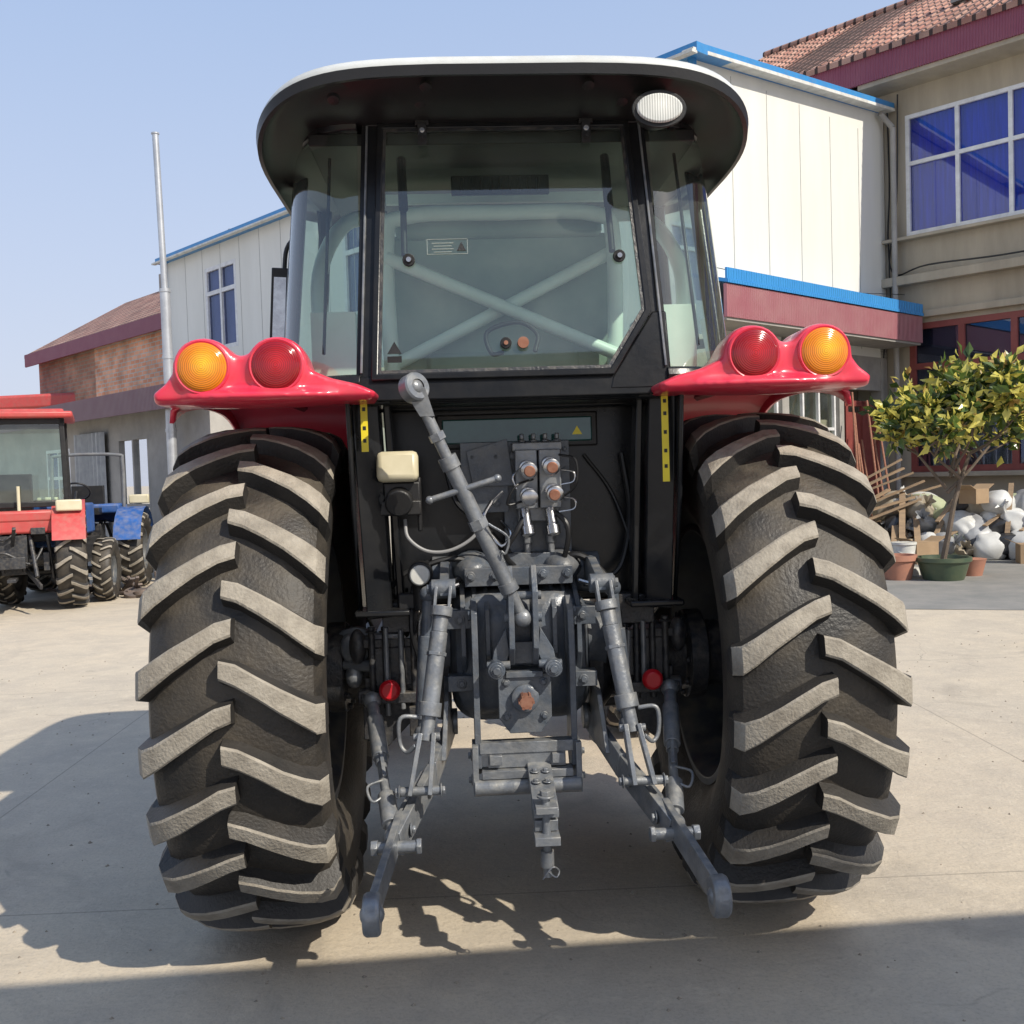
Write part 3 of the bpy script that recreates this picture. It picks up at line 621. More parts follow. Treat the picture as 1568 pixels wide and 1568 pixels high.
# ------------------------------------------------------------ generic small tractor
GREYF0=mat('roll_bar_grey',(.16,.17,.18),(.10,.10,.11),rough=.5,dust=.3)
def small_tractor(name,loc,rz,paint,cab=True,RW=.64):
    E=empty(name,loc,rz)
    PM=paint
    for s in(-1,1):
        tyre(E,s*.66,RW,RW,.36,nl=18,segs=48,rimr=RW*.52,side=s,name='rear_tyre',dish=RIMM)
        tyre(E,s*.60,.42,.42,.24,nl=16,segs=40,rimr=.24,side=s,cy=1.75,name='front_tyre',dish=RIMM)
    m=M(); m.box((0,.9,.62),(.3,2.0,.34)); m.cyl((-.6,0,RW),(.6,0,RW),.1); m.cyl((-.55,1.75,.42),(.55,1.75,.42),.05)
    m.box((0,-.2,.75),(.34,.3,.4))
    for s in(-1,1):
        m.beam((s*.15,-.2,.5),(s*.33,-.85,.35),.03,.06); m.cyl((s*.2,-.3,.95),(s*.28,-.6,.45),.025); m.cyl((s*.12,-.25,.5),(s*.12,-.3,1.0),.03)
        m.box((s*.38,-.3,.62),(.07,.2,.22)); m.cyl((s*.45,-.25,.4),(s*.40,-.4,.95),.02); m.box((s*.3,-.38,1.0),(.16,.1,.08))
    m.beam((0,-.3,.8),(.05,-.6,1.05),.04,.04); m.tube([(-.2,-.25,1.0),(-.1,-.4,.9),(.1,-.35,1.0),(.2,-.25,.9)],.015); m.box((0,-.45,.42),(.1,.4,.04))
    m.tube([(-.3,-.3,.6),(-.1,-.45,.75),(.2,-.4,.6),(.35,-.3,.8)],.018); m.box((0,-.42,.62),(.3,.1,.14))
    m.done('chassis',E,[DARKM],bevel=.01)
    m=M(); m.box((0,1.35,1.08),(.5,1.3,.42)); m.box((0,1.95,1.0),(.44,.12,.5)); m.box((0,-.15,1.18),(.95,.5,.14)); m.box((0,-.35,1.10),(1.0,.08,.26))
    for s in(-1,1):
        pr=None
        for k in range(9):
            a=R(20+k*18); q=V((0,-(RW+.08)*math.cos(a),RW+(RW+.08)*math.sin(a)))
            rg=m.ring([(s*.46,q.y,q.z),(s*.84,q.y,q.z)])
            if pr: m.bridge(pr,rg,closed=False)
            pr=rg
    m.done('bodywork',E,[PM],bevel=.03)
    m=M()
    for s in(-1,1):
        m.box((s*.66,-.45,1.30),(.30,.08,.14)); m.cyl((s*.2,2.0,1.1),(s*.2,2.04,1.1),.08)
    m.done('lamp_boxes',E,[CREAM],bevel=.02)
    if cab:
        m=M()
        m.box((0,.35,2.42),(1.5,1.5,.08)); m.box((0,.35,2.47),(1.3,1.3,.05)); m.done('cab_roof',E,[PM],bevel=.03)
        m=M()
        for x in(-.64,.64):
            for y in(-.25,.95): m.beam((x,y,1.2),(x*.96,y,2.40),.06,.06,up=(0,1,0))
        for z in(1.32,2.34): m.box((0,-.25,z),(1.3,.06,.07)); m.box((0,.95,z),(1.3,.06,.07))
        m.box((0,.4,1.0),(.9,1.0,.3)); m.box((0,.2,1.45),(.45,.4,.5))
        m.done('cab_frame',E,[BLACKP],bevel=.01)
        m=M(); m.f(m.ring([(-.62,-.27,1.35),(.62,-.27,1.35),(.62,-.27,2.32),(-.62,-.27,2.32)])); m.f(m.ring([(-.62,.97,1.35),(.62,.97,1.35),(.62,.97,2.32),(-.62,.97,2.32)])); m.done('cab_windows',E,[GLS])
        m=M(); m.cyl((.1,-.36,1.25),(.1,-.36,1.55),.02); m.done('work_light_post',E,[CREAM])
    else:
        m=M(); m.tube([(-.5,-.1,1.1),(-.5,-.15,1.85),(-.4,-.15,1.98),(.4,-.15,1.98),(.5,-.15,1.85),(.5,-.1,1.1)],.025); m.done('roll_bar',E,[GREYF0])
        m=M(); m.box((0,.1,1.15),(.45,.4,.1)); m.box((0,-.1,1.35),(.45,.1,.35)); m.tube([(.18*math.cos(t),.6+.1*math.sin(t),1.45+.12*math.sin(t)) for t in [k*math.pi/8 for k in range(17)]],.015,k=2); m.cyl((0,.6,1.45),(0,.8,1.2),.02); m.done('seat_and_wheel',E,[BLACKP],bevel=.03)
    return E
RED2=mat('faded_red',(.50,.05,.05),(.40,.07,.06),rough=.45,dust=.3)
BLUE2=mat('blue_paint',(.02,.10,.34),(.02,.07,.22),rough=.5,dust=.4)
small_tractor('parked_red_tractor',(-6.22,12.75,0),22,RED2)
small_tractor('parked_blue_tractor',(-6.30,15.2,0),190,BLUE2,cab=False,RW=.56)

# ------------------------------------------------------------ ground
def groundmat():
    m=bpy.data.materials.new('concrete_yard'); m.use_nodes=True; nt=m.node_tree; L=nt.links; b=nt.nodes['Principled BSDF']
    tc=N(nt,'ShaderNodeTexCoord'); o=tc.outputs['Object']
    def noi(s,d=8,r=.6,dist=0):
        n=N(nt,'ShaderNodeTexNoise'); n.inputs['Scale'].default_value=s;n.inputs['Detail'].default_value=d;n.inputs['Roughness'].default_value=r;n.inputs['Distortion'].default_value=dist; L.new(o,n.inputs['Vector']); return n.outputs['Fac']
    def mr(x,a,b_,c,d):
        q=N(nt,'ShaderNodeMapRange'); 
        for i,v in zip((1,2,3,4),(a,b_,c,d)): q.inputs[i].default_value=v
        L.new(x,q.inputs[0]); return q.outputs[0]
    def mix(f,a,b_,bt='MIX'):
        q=N(nt,'ShaderNodeMix',data_type='RGBA',blend_type=bt)
        if isinstance(f,float): q.inputs[0].default_value=f
        else: L.new(f,q.inputs[0])
        for i,v in((6,a),(7,b_)):
            if isinstance(v,tuple): q.inputs[i].default_value=(*v,1)
            else: L.new(v,q.inputs[i])
        return q.outputs[2]
    c=mix(mr(noi(.5,6),.35,.65,0,1),(.60,.505,.375),(.52,.45,.35))
    c=mix(mr(noi(2.2,10,.7,.6),.42,.72,0,.8),c,(.42,.365,.295))
    c=mix(mr(noi(70,3,.7),.48,.75,0,.5),c,(.29,.255,.21))
    c=mix(mr(noi(9,8,.75),.50,.75,0,.6),c,(.66,.57,.44))
    c=mix(mr(noi(.9,7,.6,1.2),.57,.70,0,.42),c,(.26,.225,.18))
    c=mix(mr(noi(5,6,.6,.5),.66,.73,0,.35),c,(.20,.18,.15))
    n=N(nt,'ShaderNodeTexNoise'); n.inputs['Scale'].default_value=2.; n.inputs['Detail'].default_value=8; L.new(o,n.inputs['Vector'])
    sc=N(nt,'ShaderNodeVectorMath',operation='SCALE'); sc.inputs['Scale'].default_value=.35; L.new(n.outputs['Color'],sc.inputs[0])
    ad=N(nt,'ShaderNodeVectorMath',operation='ADD'); L.new(o,ad.inputs[0]); L.new(sc.outputs[0],ad.inputs[1])
    vo=N(nt,'ShaderNodeTexVoronoi',feature='DISTANCE_TO_EDGE'); vo.inputs['Scale'].default_value=.22; L.new(ad.outputs[0],vo.inputs['Vector'])
    ck=mr(vo.outputs['Distance'],.0,.0016,1,0)
    mk=mr(noi(.7,3),.45,.60,0,.5); mm=N(nt,'ShaderNodeMath',operation='MULTIPLY'); L.new(ck,mm.inputs[0]); L.new(mk,mm.inputs[1])
    c=mix(mm.outputs[0],c,(.16,.14,.115))
    br=N(nt,'ShaderNodeTexBrick'); br.offset=0; br.inputs['Scale'].default_value=1; br.inputs['Brick Width'].default_value=5; br.inputs['Row Height'].default_value=4.; br.inputs['Mortar Size'].default_value=.005
    mp2=N(nt,'ShaderNodeMapping'); mp2.inputs['Rotation'].default_value=(0,0,-.03); mp2.inputs['Location'].default_value=(2.3,.30,0); L.new(o,mp2.inputs[0]); L.new(mp2.outputs[0],br.inputs['Vector'])
    c=mix(mr(br.outputs['Fac'],0,1,0,.5),c,(.20,.175,.14))
    L.new(c,b.inputs['Base Color']); b.inputs['Roughness'].default_value=.85
    bp=N(nt,'ShaderNodeBump'); bp.inputs['Strength'].default_value=.55; bp.inputs['Distance'].default_value=.015; L.new(noi(25,10,.75),bp.inputs['Height']); L.new(bp.outputs[0],b.inputs['Normal'])
    return m
m=M(); m.f(m.ring([(-400,-400,0),(400,-400,0),(400,400,0),(-400,400,0)])); m.done('concrete_ground',None,[groundmat()],smooth=False,recalc=False)
SHADE=mat('shade_grey',(.19,.19,.18),(.27,.255,.235),rough=.9,scale=2,bump=.4,bscale=50)
m=M(); m.f(m.ring([(3.6,10.6,.004),(16,6.9,.004),(18,9,.004),(6.2,18.0,.004),(4.6,16.6,.004)])); m.done('shade_strip',None,[SHADE],smooth=False)  # thin dark sheet painting the ground shade by the right building
m=M()
for k in range(900):
    x=random.uniform(-5,5); y=random.uniform(2.2,9); r=random.uniform(.003,.009)*(1 if random.random()<.95 else 2)
    vs=m.ring([V((x,y,0))+V((r*math.cos(a)*random.uniform(.7,1.2),r*math.sin(a)*random.uniform(.7,1.2),0)) for a in (0,1.5,3.1,4.6)]); t=m.bm.verts.new((x+jit(r*.3),y,r*.8))
    for i in range(4): m.f([vs[i],vs[(i+1)%4],t])
m.done('gravel_grit',None,[mat('grit',(.34,.29,.22),(.18,.155,.125),rough=.9,scale=30)],smooth=False)

# ------------------------------------------------------------ buildings (shared frame)
C1=(2.8,15.05,0); ANG=-47
WALLW=mat('white_panel',(.74,.73,.67),(.67,.66,.60),rough=.45,scale=1.2,stretch=(1,1,.2))
BLUET=mat('blue_trim',(.03,.24,.55),(.04,.20,.46),rough=.4,dust=.2)
GREYF=mat('window_frame_white',(.75,.75,.75),rough=.4)
PURP=ribmat('purple_fascia',(.26,.05,.10),(.34,.11,.15),6.5,'X')
PURPY=ribmat('purple_fascia_y',(.40,.10,.14),(.52,.28,.28),6.5,'Y')
BLUEY=ribmat('blue_sheet_y',(.03,.26,.66),(.05,.34,.75),5,'Y')
BEIGE=mat('beige_render',(.42,.365,.28),(.32,.28,.215),rough=.9,scale=1.5,bump=.3,bscale=30,stretch=(1.5,1,.25))
TILE=brickmat('roof_tile',(.36,.175,.13),(.48,.29,.22),(.06,.035,.03),.24,.26,'XY',off=0,ms=.035,bump=1)
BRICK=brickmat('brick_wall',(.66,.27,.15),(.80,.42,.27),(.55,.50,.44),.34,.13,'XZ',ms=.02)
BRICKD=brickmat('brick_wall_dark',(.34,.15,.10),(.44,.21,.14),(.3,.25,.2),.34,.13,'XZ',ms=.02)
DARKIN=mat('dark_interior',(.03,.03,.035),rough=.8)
CURT=mat('blue_curtain',(.04,.07,.75),(.02,.03,.40),rough=.8,scale=3,stretch=(6,1,.3))
REDW=mat('red_brown_frame',(.25,.06,.05),rough=.5)
GREYW=mat('grey_render',(.38,.36,.33),(.26,.25,.23),rough=.9,scale=1.5,bump=.3)
def window(par,x0,x1,z0,z1,y,cols,fr,gl,back,bars=(.62,),fw=.06,name='window',deep=.16):
    m=M(); yo=y+.04
    m.box(((x0+x1)/2,y+deep,(z0+z1)/2),(x1-x0,.02,z1-z0)); m.done(name+'_backing',par,[back],smooth=False)
    m=M(); m.f(m.ring([(x0,yo+.01,z0),(x1,yo+.01,z0),(x1,yo+.01,z1),(x0,yo+.01,z1)])); m.done(name+'_glass',par,[gl],smooth=False)
    m=M()
    for i in range(cols+1):
        x=x0+(x1-x0)*i/cols; m.box((x,yo-.012,(z0+z1)/2),(fw,.06,z1-z0+fw))
    for z in [z0,z1]+[z0+(z1-z0)*b for b in bars]: m.box(((x0+x1)/2,yo-.018 ,z),(x1-x0+fw,.052,fw))
    m.done(name+'_frame',par,[fr])
def wall_with_holes(m,x0,x1,z0,z1,y,th,holes,mi=0):
    xs=sorted({x0,x1,*[h[0] for h in holes],*[h[1] for h in holes]}); zs=sorted({z0,z1,*[h[2] for h in holes],*[h[3] for h in holes]})
    for i in range(len(xs)-1):
        for j in range(len(zs)-1):
            cx=(xs[i]+xs[i+1])/2; cz=(zs[j]+zs[j+1])/2
            if any(h[0]<cx<h[1] and h[2]<cz<h[3] for h in holes): continue
            m.f(m.ring([(xs[i],y,zs[j]),(xs[i+1],y,zs[j]),(xs[i+1],y,zs[j+1]),(xs[i],y,zs[j+1])]),mi)
    for h in holes:
        a=m.ring([(h[0],y,h[2]),(h[1],y,h[2]),(h[1],y,h[3]),(h[0],y,h[3])]); b=m.ring([(h[0],y+th,h[2]),(h[1],y+th,h[2]),(h[1],y+th,h[3]),(h[0],y+th,h[3])]); m.bridge(a,b,mi)
WB=empty('white_panel_building',C1,ANG)
m=M()
ze=7.42; zb=7.85
H=[(-15.2,-13.7,4.85,6.85),(-9,-7.6,4.9,6.75),(-4.4,-3,4.9,6.75)]
wall_with_holes(m,-17.4,0,0,ze,0,.2,H)
m.f(m.ring([(0,0,3.4),(0,5.74,3.4),(0,5.74,zb),(0,0,ze)]))
m.f(m.ring([(-17.4,0,0),(-17.4,5.74,0),(-17.4,5.74,zb),(-17.4,0,ze)]))
m.f(m.ring([(-17.4,0,ze),(0,0,ze),(0,5.74,zb),(-17.4,5.74,zb)])); m.f(m.ring([(-17.4,5.74,0),(0,5.74,0),(0,5.74,zb),(-17.4,5.74,zb)]))
m.done('walls',WB,[WALLW],smooth=False,recalc=False)
for h in H: window(WB,*h,0,2,GREYF,WINB,GREYW,bars=(.7,),fw=.10)
m=M()
for k in range(1,6): m.box((.003,k*.96,(3.4+ze)/2+.05),(.004,.014,ze-3.55))
for k in range(1,18): m.box((-k*.96,-.003,(3.4+ze)/2+.05),(.012,.004,ze-3.55))
m.done('panel_seams',WB,[mat('seam',(.42,.42,.40))])
m=M()
m.box((-8.7,-.08,ze+.05),(17.9,.26,.14)); m.beam((.1,-.2,ze+.05),(.1,5.72,zb+.05),.26,.14); m.box((-17.45,-.03,ze/2),(.10,.10,ze)); m.box((.03,-.03,ze-.1),(.09,.09,.5))
m.done('roof_trim',WB,[BLUET])
m=M(); m.beam((.14,-.28,ze-.0),(.14,5.72,zb-.0),.2,.05); m.box((-8.7,-.26,ze-.03),(17.9,.12,.04)); m.done('gutter',WB,[WPLAS])
m=M(); m.prism([(.02,-.3,4.32),(.75,-.3,4.12),(.75,-.3,4.07),(.02,-.3,4.27)],(0,5.95,0)); m.done('awning_sheet',WB,[BLUEY])
m=M(); m.box((.72,2.67,4.18),(.03,5.95,.20)); m.done('awning_blue_edge',WB,[BLUEY])
m=M(); m.box((.70,2.67,3.83),(.05,5.95,.46)); m.done('awning_fascia',WB,[PURPY])
m=M(); m.box((.36,2.67,3.58),(.68,5.9,.04)); m.done('awning_soffit',WB,[GREYW])
m=M()
for y0,y1 in((0,.25),(2.2,2.4),(4.0,4.15),(5.5,5.74)): m.box((-.1,(y0+y1)/2,1.84),(.2,y1-y0,3.64))
m.box((-.1,2.87,3.2),(.18,5.7,.8)); m.done('ground_floor_piers',WB,[GREYW])
m=M(); m.box((-.6,2.87,1.7),(.05,5.7,3.4)); m.box((-.3,3.2,.5),(.06,1.6,1.0)); m.done('shop_interior',WB,[BEIGE])
m=M(); m.f(m.ring([(-.12,.25,0.0),(-.12,4.0,0.0),(-.12,4.0,2.8),(-.12,.25,2.8)])); m.done('shop_glass',WB,[GLS],smooth=False)
m=M()
for y in(.28,.9,1.55,2.17,2.43,2.95,3.45,3.97): m.box((-.1,y,1.4),(.06,.05,2.8))
for z in(.05,.95,2.1,2.78): m.box((-.1,2.1,z),(.05,3.7,.05))
m.done('shop_frames',WB,[GREYF])
m=M(); m.box((-.08,4.85,1.2),(.06,1.2,2.4)); 
for y in(4.27,4.85,5.4): m.box((-.04,y,1.3),(.06,.08,2.6))
m.box((-.04,4.85,2.55),(.06,1.3,.1)); m.done('red_door',WB,[REDW])
m=M(); m.cyl((.25,5.6,0),(.25,5.6,7.5),.05,n=12); m.tube([(.25,5.6,7.5),(.15,5.55,7.65),(.12,5.4,7.75)],.05,n=10); m.done('downpipe',WB,[GREYW])
BB=empty('beige_brick_building',C1,ANG)
m=M()
HB=[(.42,4.0,5.6,7.68),(5.2,8.8,5.6,7.68),(10,13.4,5.6,7.68),(.46,4.0,1.35,3.92),(5.2,8.8,1.35,3.92),(10,13.4,.2,3.92)]
wall_with_holes(m,-4.7,15,0,8.2,5.8,.24,HB)
m.f(m.ring([(-4.7,5.8,0),(-4.7,13.8,0),(-4.7,13.8,8.2),(-4.7,9.8,11.4),(-4.7,5.8,8.2)])); m.f(m.ring([(15,5.8,0),(15,13.8,0),(15,13.8,8.2),(15,9.8,11.4),(15,5.8,8.2)])); m.f(m.ring([(-4.7,13.8,0),(15,13.8,0),(15,13.8,8.2),(-4.7,13.8,8.2)]))
m.done('walls',BB,[BEIGE],smooth=False,recalc=False)
for i,h in enumerate(HB):
    if i<3: window(BB,*h,5.8,4,GREYF,WINB,CURT,bars=(.6,),fw=.07)
    else: window(BB,*h,5.8,4,REDW,WINB,DARKIN,bars=(.72,),fw=.11)
m=M()
m.box((7.5,5.68,4.75),(15,.22,.16)); m.box((7.5,5.74,4.12),(15,.12,.12)); m.box((7.5,5.70,5.5),(15,.2,.06)); m.box((2.2,5.68,1.25),(3.9,.24,.08)); m.box((7.5,5.5,8.24),(15.4,.62,.1))
m.done('string_courses',BB,[BEIGE],bevel=.01)
m=M(); m.box((5.1,5.17,8.52),(20.2,.05,.50)); m.done('eaves_fascia',BB,[PURP])
m=M(); m.prism([(-5,5.1,8.80),(-5,9.8,11.45),(-5,14.4,8.80),(-5,14.4,8.70),(-5,9.8,11.33),(-5,5.1,8.70)],(20.3,0,0)); m.done('tiled_roof',BB,[TILE],smooth=False)
m=M(); m.cyl((-5.05,9.8,11.47),(15.3,9.8,11.47),.1,n=10)
for k in range(80): 
    x=-4.95+k*.25; m.cyl((x,5.1,8.81),(x,9.75,11.43),.024,n=6)
m.done('roof_tile_rolls',BB,[TILE],smooth=True)
m=M(); m.cyl((1.0,7.0,9.4),(1.0,7.0,10.9),.11,n=16); m.cyl((1.0,7.0,10.85),(1.0,7.0,10.95),.14,n=16); m.box((1.0,7,9.9),(.4,.4,.1)); m.done('roof_vent_pipe',BB,[GREYW])
m=M(); m.tube([(.1,5.70,7.9),(.12,5.7,6.5),(.08,5.7,5.5),(.2,5.7,4.9),(.9,5.55,4.95),(2.5,5.55,4.9),(5,5.55,5.0),(9,5.55,4.9)],.016,n=6); m.tube([(.3,5.7,8.1),(.25,5.7,6.2),(.1,5.7,5.2),(.1,5.7,4.4),(-.0,5.6,3.4)],.014,n=6); m.done('wall_cables',BB,[HOSE])
FB=empty('old_brick_house',C1,ANG)
m=M()
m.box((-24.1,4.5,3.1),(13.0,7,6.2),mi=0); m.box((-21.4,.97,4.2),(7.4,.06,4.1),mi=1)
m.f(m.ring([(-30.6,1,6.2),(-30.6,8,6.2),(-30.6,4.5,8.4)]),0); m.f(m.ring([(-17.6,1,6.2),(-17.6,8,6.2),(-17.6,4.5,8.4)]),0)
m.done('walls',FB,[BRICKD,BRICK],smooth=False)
m=M(); m.prism([(-30.9,.6,6.35),(-30.9,4.5,8.65),(-30.9,8.4,6.35),(-30.9,8.4,6.25),(-30.9,4.5,8.5),(-30.9,.6,6.25)],(13.3,0,0)); m.done('tiled_roof',FB,[TILE],smooth=False)
m=M(); m.box((-24.2,.62,6.15),(13.3,.06,.45)); m.done('eaves_fascia',FB,[PURP])
m=M(); m.cyl((-22,2.6,7),(-22,2.6,8.6),.12); m.cyl((-18.6,2.6,7),(-18.6,2.6,8.9),.10); m.box((-27,4.5,8.8),(.5,.5,.7)); m.done('chimneys',FB,[GREYW])
SH=empty('low_workshop_shed',C1,ANG)
m=M(); HS=[(-11.9,-10.7,.9,2.2),(-8.4,-7.2,0.02,2.3)]
wall_with_holes(m,-22,-5.0,0,2.75,-5.2,.2,HS); m.f(m.ring([(-5.0,-5.2,0),(-5.0,-1.2,0),(-5.0,-1.2,3.3),(-5.0,-5.2,2.75)])); m.done('walls',SH,[GREYW],smooth=False,recalc=False)
window(SH,*HS[0],-5.2,2,GREYF,WINB,DARKIN,bars=(.6,)); window(SH,*HS[1],-5.2,2,GREYW,GLS,DARKIN,bars=(.5,),name='door')
m=M(); m.prism([(-22,-5.6,2.98),(-22,-1.1,3.45),(-22,-1.1,3.38),(-22,-5.6,2.90)],(17.1,0,0)); m.done('roof_sheet',SH,[GREYW])
m=M(); m.box((-13.45,-5.62,2.82),(17.1,.04,.36)); m.done('fascia',SH,[ribmat('grey_purple_fascia',(.20,.09,.12),(.30,.19,.20),6.5,'X')])
m=M(); pr=None
for k in range(41):
    x=-10.2+k*.035; rg=m.ring([(x,-5.30+.03*math.sin(k*1.3),.5),(x,-5.30+.03*math.sin(k*1.3+.4),2.45)])
    if pr: m.bridge(pr,rg,closed=False)
    pr=rg
m.done('plastic_curtain',SH,[mat('plastic_curtain_mat',(.35,.36,.36),(.25,.26,.27),rough=.3)])
DB=empty('distant_white_shed',(-21,40,0),-10)
m=M(); m.box((0,0,2.1),(14,6,4.2)); m.done('walls',DB,[WALLW]); m=M(); m.box((0,0,4.5),(14.6,6.6,.5)); m.done('roof',DB,[RED2],bevel=.1)
STP=mat('galvanised',(.55,.56,.57),(.42,.43,.44),rough=.35,metal=.6,scale=5)
m=M(); m.cyl((-5.12,15.55,0),(-5.12,15.55,4.4),.075,n=20); m.cyl((-5.12,15.55,4.4),(-5.16,15.55,6.75),.048,n=20); m.cyl((-5.16,15.55,6.75),(-5.16,15.55,6.77),.06,n=16)
for z in(1.2,2.3,3.4,4.4): m.cyl((-5.12,15.55,z),(-5.12,15.55,z+.05),.085,n=20)
m.done('flue_pipe',None,[STP])

# unseen canopy added behind the camera to cast the foreground shadow
CN=empty('shadow_canopy',(0,0,0),0)
m=M(); m.prism([(-7,-.70,4.0),(-1,-.18,4.0),(1.7,.04,4.0),(3.2,.18,4.0),(9,.66,4.0),(9,-4,4.5),(-7,-4,4.5)],(0,0,.06)); m.done('roof_sheet',CN,[GREYW])
m=M()
for x in(-6.5,8.5): m.box((x,-.9,2),(.14,.14,4.0)); m.box((x,-3.8,2.2),(.14,.14,4.4))
m.box((1,-3.8,4.4),(15,.12,.12)); m.done('shadow_canopy_posts',CN,[STP])

# ------------------------------------------------------------ potted tree
PT=empty('potted_tree',(5.45,12.95,0))
BARK=mat('bark',(.16,.12,.09),(.10,.08,.06),rough=.9,bump=.5)
POT=mat('green_glazed_pot',(.05,.08,.05),(.09,.11,.06),rough=.4)
m=M(); m.lathe([(0,.24),(.05,.26),(.22,.31),(.24,.34),(.29,.34),(.29,.30),(.23,.29)],(0,0,0),(0,0,1),32); m.done('pot',PT,[POT])
m=M(); m.lathe([(0,.28),(.02,.2),(.03,.01)],(0,0,.23),(0,0,1),20); m.done('soil',PT,[BARK])
m=M(); tips=[]
def branch(p,d,l,r,lev):
    pts=[p]; q=V(p); dd=V(d)
    for k in range(4):
        dd=(dd+V((jit(.18),jit(.18),jit(.08)+.05))).normalized(); q=q+dd*l/4; pts.append(q.copy())
    n=len(pts); m.tube(pts,[r*(1-.45*i/(n-1)) for i in range(n)],n=7,sm=False)
    if lev==0: tips.extend(pts[1:]); return
    for k in range(4 if lev>1 else 3):
        t=pts[-1] if k<2 else pts[-2]; a=random.uniform(0,6.28); e=random.uniform(.25,.9)
        nd=(dd*e+V((math.cos(a),math.sin(a),.15))*(1.15-e*.4)).normalized()
        branch(t,nd,l*.60,r*.55,lev-1)
    if lev==1: tips.extend(pts[2:])
branch(V((0,0,.25)),V((.14,0,1)),1.4,.04,3)
branch(V((.05,0,1.15)),V((-.5,.1,.9)),.72,.022,2); branch(V((.06,0,1.1)),V((.9,-.1,.8)),.9,.024,2); branch(V((.10,0,1.3)),V((.4,-.8,1)),.8,.02,2); branch(V((.10,0,1.35)),V((.4,.4,1.2)),.95,.02,2)
m.done('trunk_and_branches',PT,[BARK])
def leafmat(name,a,b_):
    mm=mat(name,a,b_,rough=.3,scale=3); nt=mm.node_tree; b=nt.nodes['Principled BSDF']
    t=N(nt,'ShaderNodeBsdfTranslucent'); t.inputs[0].default_value=(*[min(1,x*1.6) for x in a],1); ms=N(nt,'ShaderNodeMixShader'); ms.inputs[0].default_value=.3
    o=nt.nodes['Material Output']; nt.links.new(b.outputs[0],ms.inputs[1]); nt.links.new(t.outputs[0],ms.inputs[2]); nt.links.new(ms.outputs[0],o.inputs[0]); return mm
LF=[leafmat('leaf_green',(.09,.14,.03),(.055,.095,.02)),leafmat('leaf_yellow',(.62,.55,.13),(.50,.47,.11)),leafmat('leaf_dark',(.02,.04,.012),(.03,.05,.015)),leafmat('leaf_rusty',(.36,.22,.08),(.42,.30,.08))]
m=M()
clumps=[t for t in tips if t.z>1.3 and -.62<t.x<1.6 and t.z<3.15]
for t in clumps:
    n=random.choice((4,6,9,12)) 
    ctr=t+V((jit(.06),jit(.06),jit(.06))); yl=random.random()
    for k in range(n):
        d=V((random.gauss(0,1),random.gauss(0,1),random.gauss(.35,.8))).normalized(); p=ctr+d*random.uniform(.02,.13)
        L_=random.uniform(.12,.20); W_=L_*.26; s_=d.cross(V((jit(1),jit(1),jit(1)))).normalized(); nn=s_.cross(d)
        mi=random.choices((0,1,2,3),(4,2.5+7*yl,2.2,.6))[0]
        a=p; b1=p+d*L_*.5+s_*W_+nn*W_*.35; b2=p+d*L_*.5-s_*W_+nn*W_*.35; mid=p+d*L_*.5; e=p+d*L_-nn*L_*.12
        v=m.ring([a,b1,e,b2,mid]); m.f([v[0],v[1],v[4]],mi); m.f([v[1],v[2],v[4]],mi); m.f([v[2],v[3],v[4]],mi); m.f([v[3],v[0],v[4]],mi)
m.done('foliage',PT,LF,smooth=False,recalc=False)
TERR=mat('terracotta',(.42,.19,.12),(.33,.16,.11),rough=.8)
m=M(); m.lathe([(0,.16),(.24,.21),(.25,.235),(.32,.235),(.32,.20),(.25,.18)],(4.93,13.1,0),(0,0,1),28); m.done('flower_pot',None,[TERR])
m=M(); m.lathe([(0,.12),(.3,.15),(.31,.165),(.34,.165),(.34,.0)],(5.2,13.6,.10),(0,0,1),28); m.tube([(5.04,13.6,.4),(5.1,13.5,.32),(5.2,13.44,.28),(5.3,13.5,.32),(5.36,13.6,.4)],.005,n=6); m.lathe([(0,.2),(.1,.19)],(5.2,13.6,0),(0,0,1),20); m.done('paint_bucket',None,[WPLAS])
m=M(); m.lathe([(0,.14),(.2,.19),(.22,.2),(.22,.17)],(5.95,13.3,0),(0,0,1),24); m.done('flower_pot',None,[TERR])
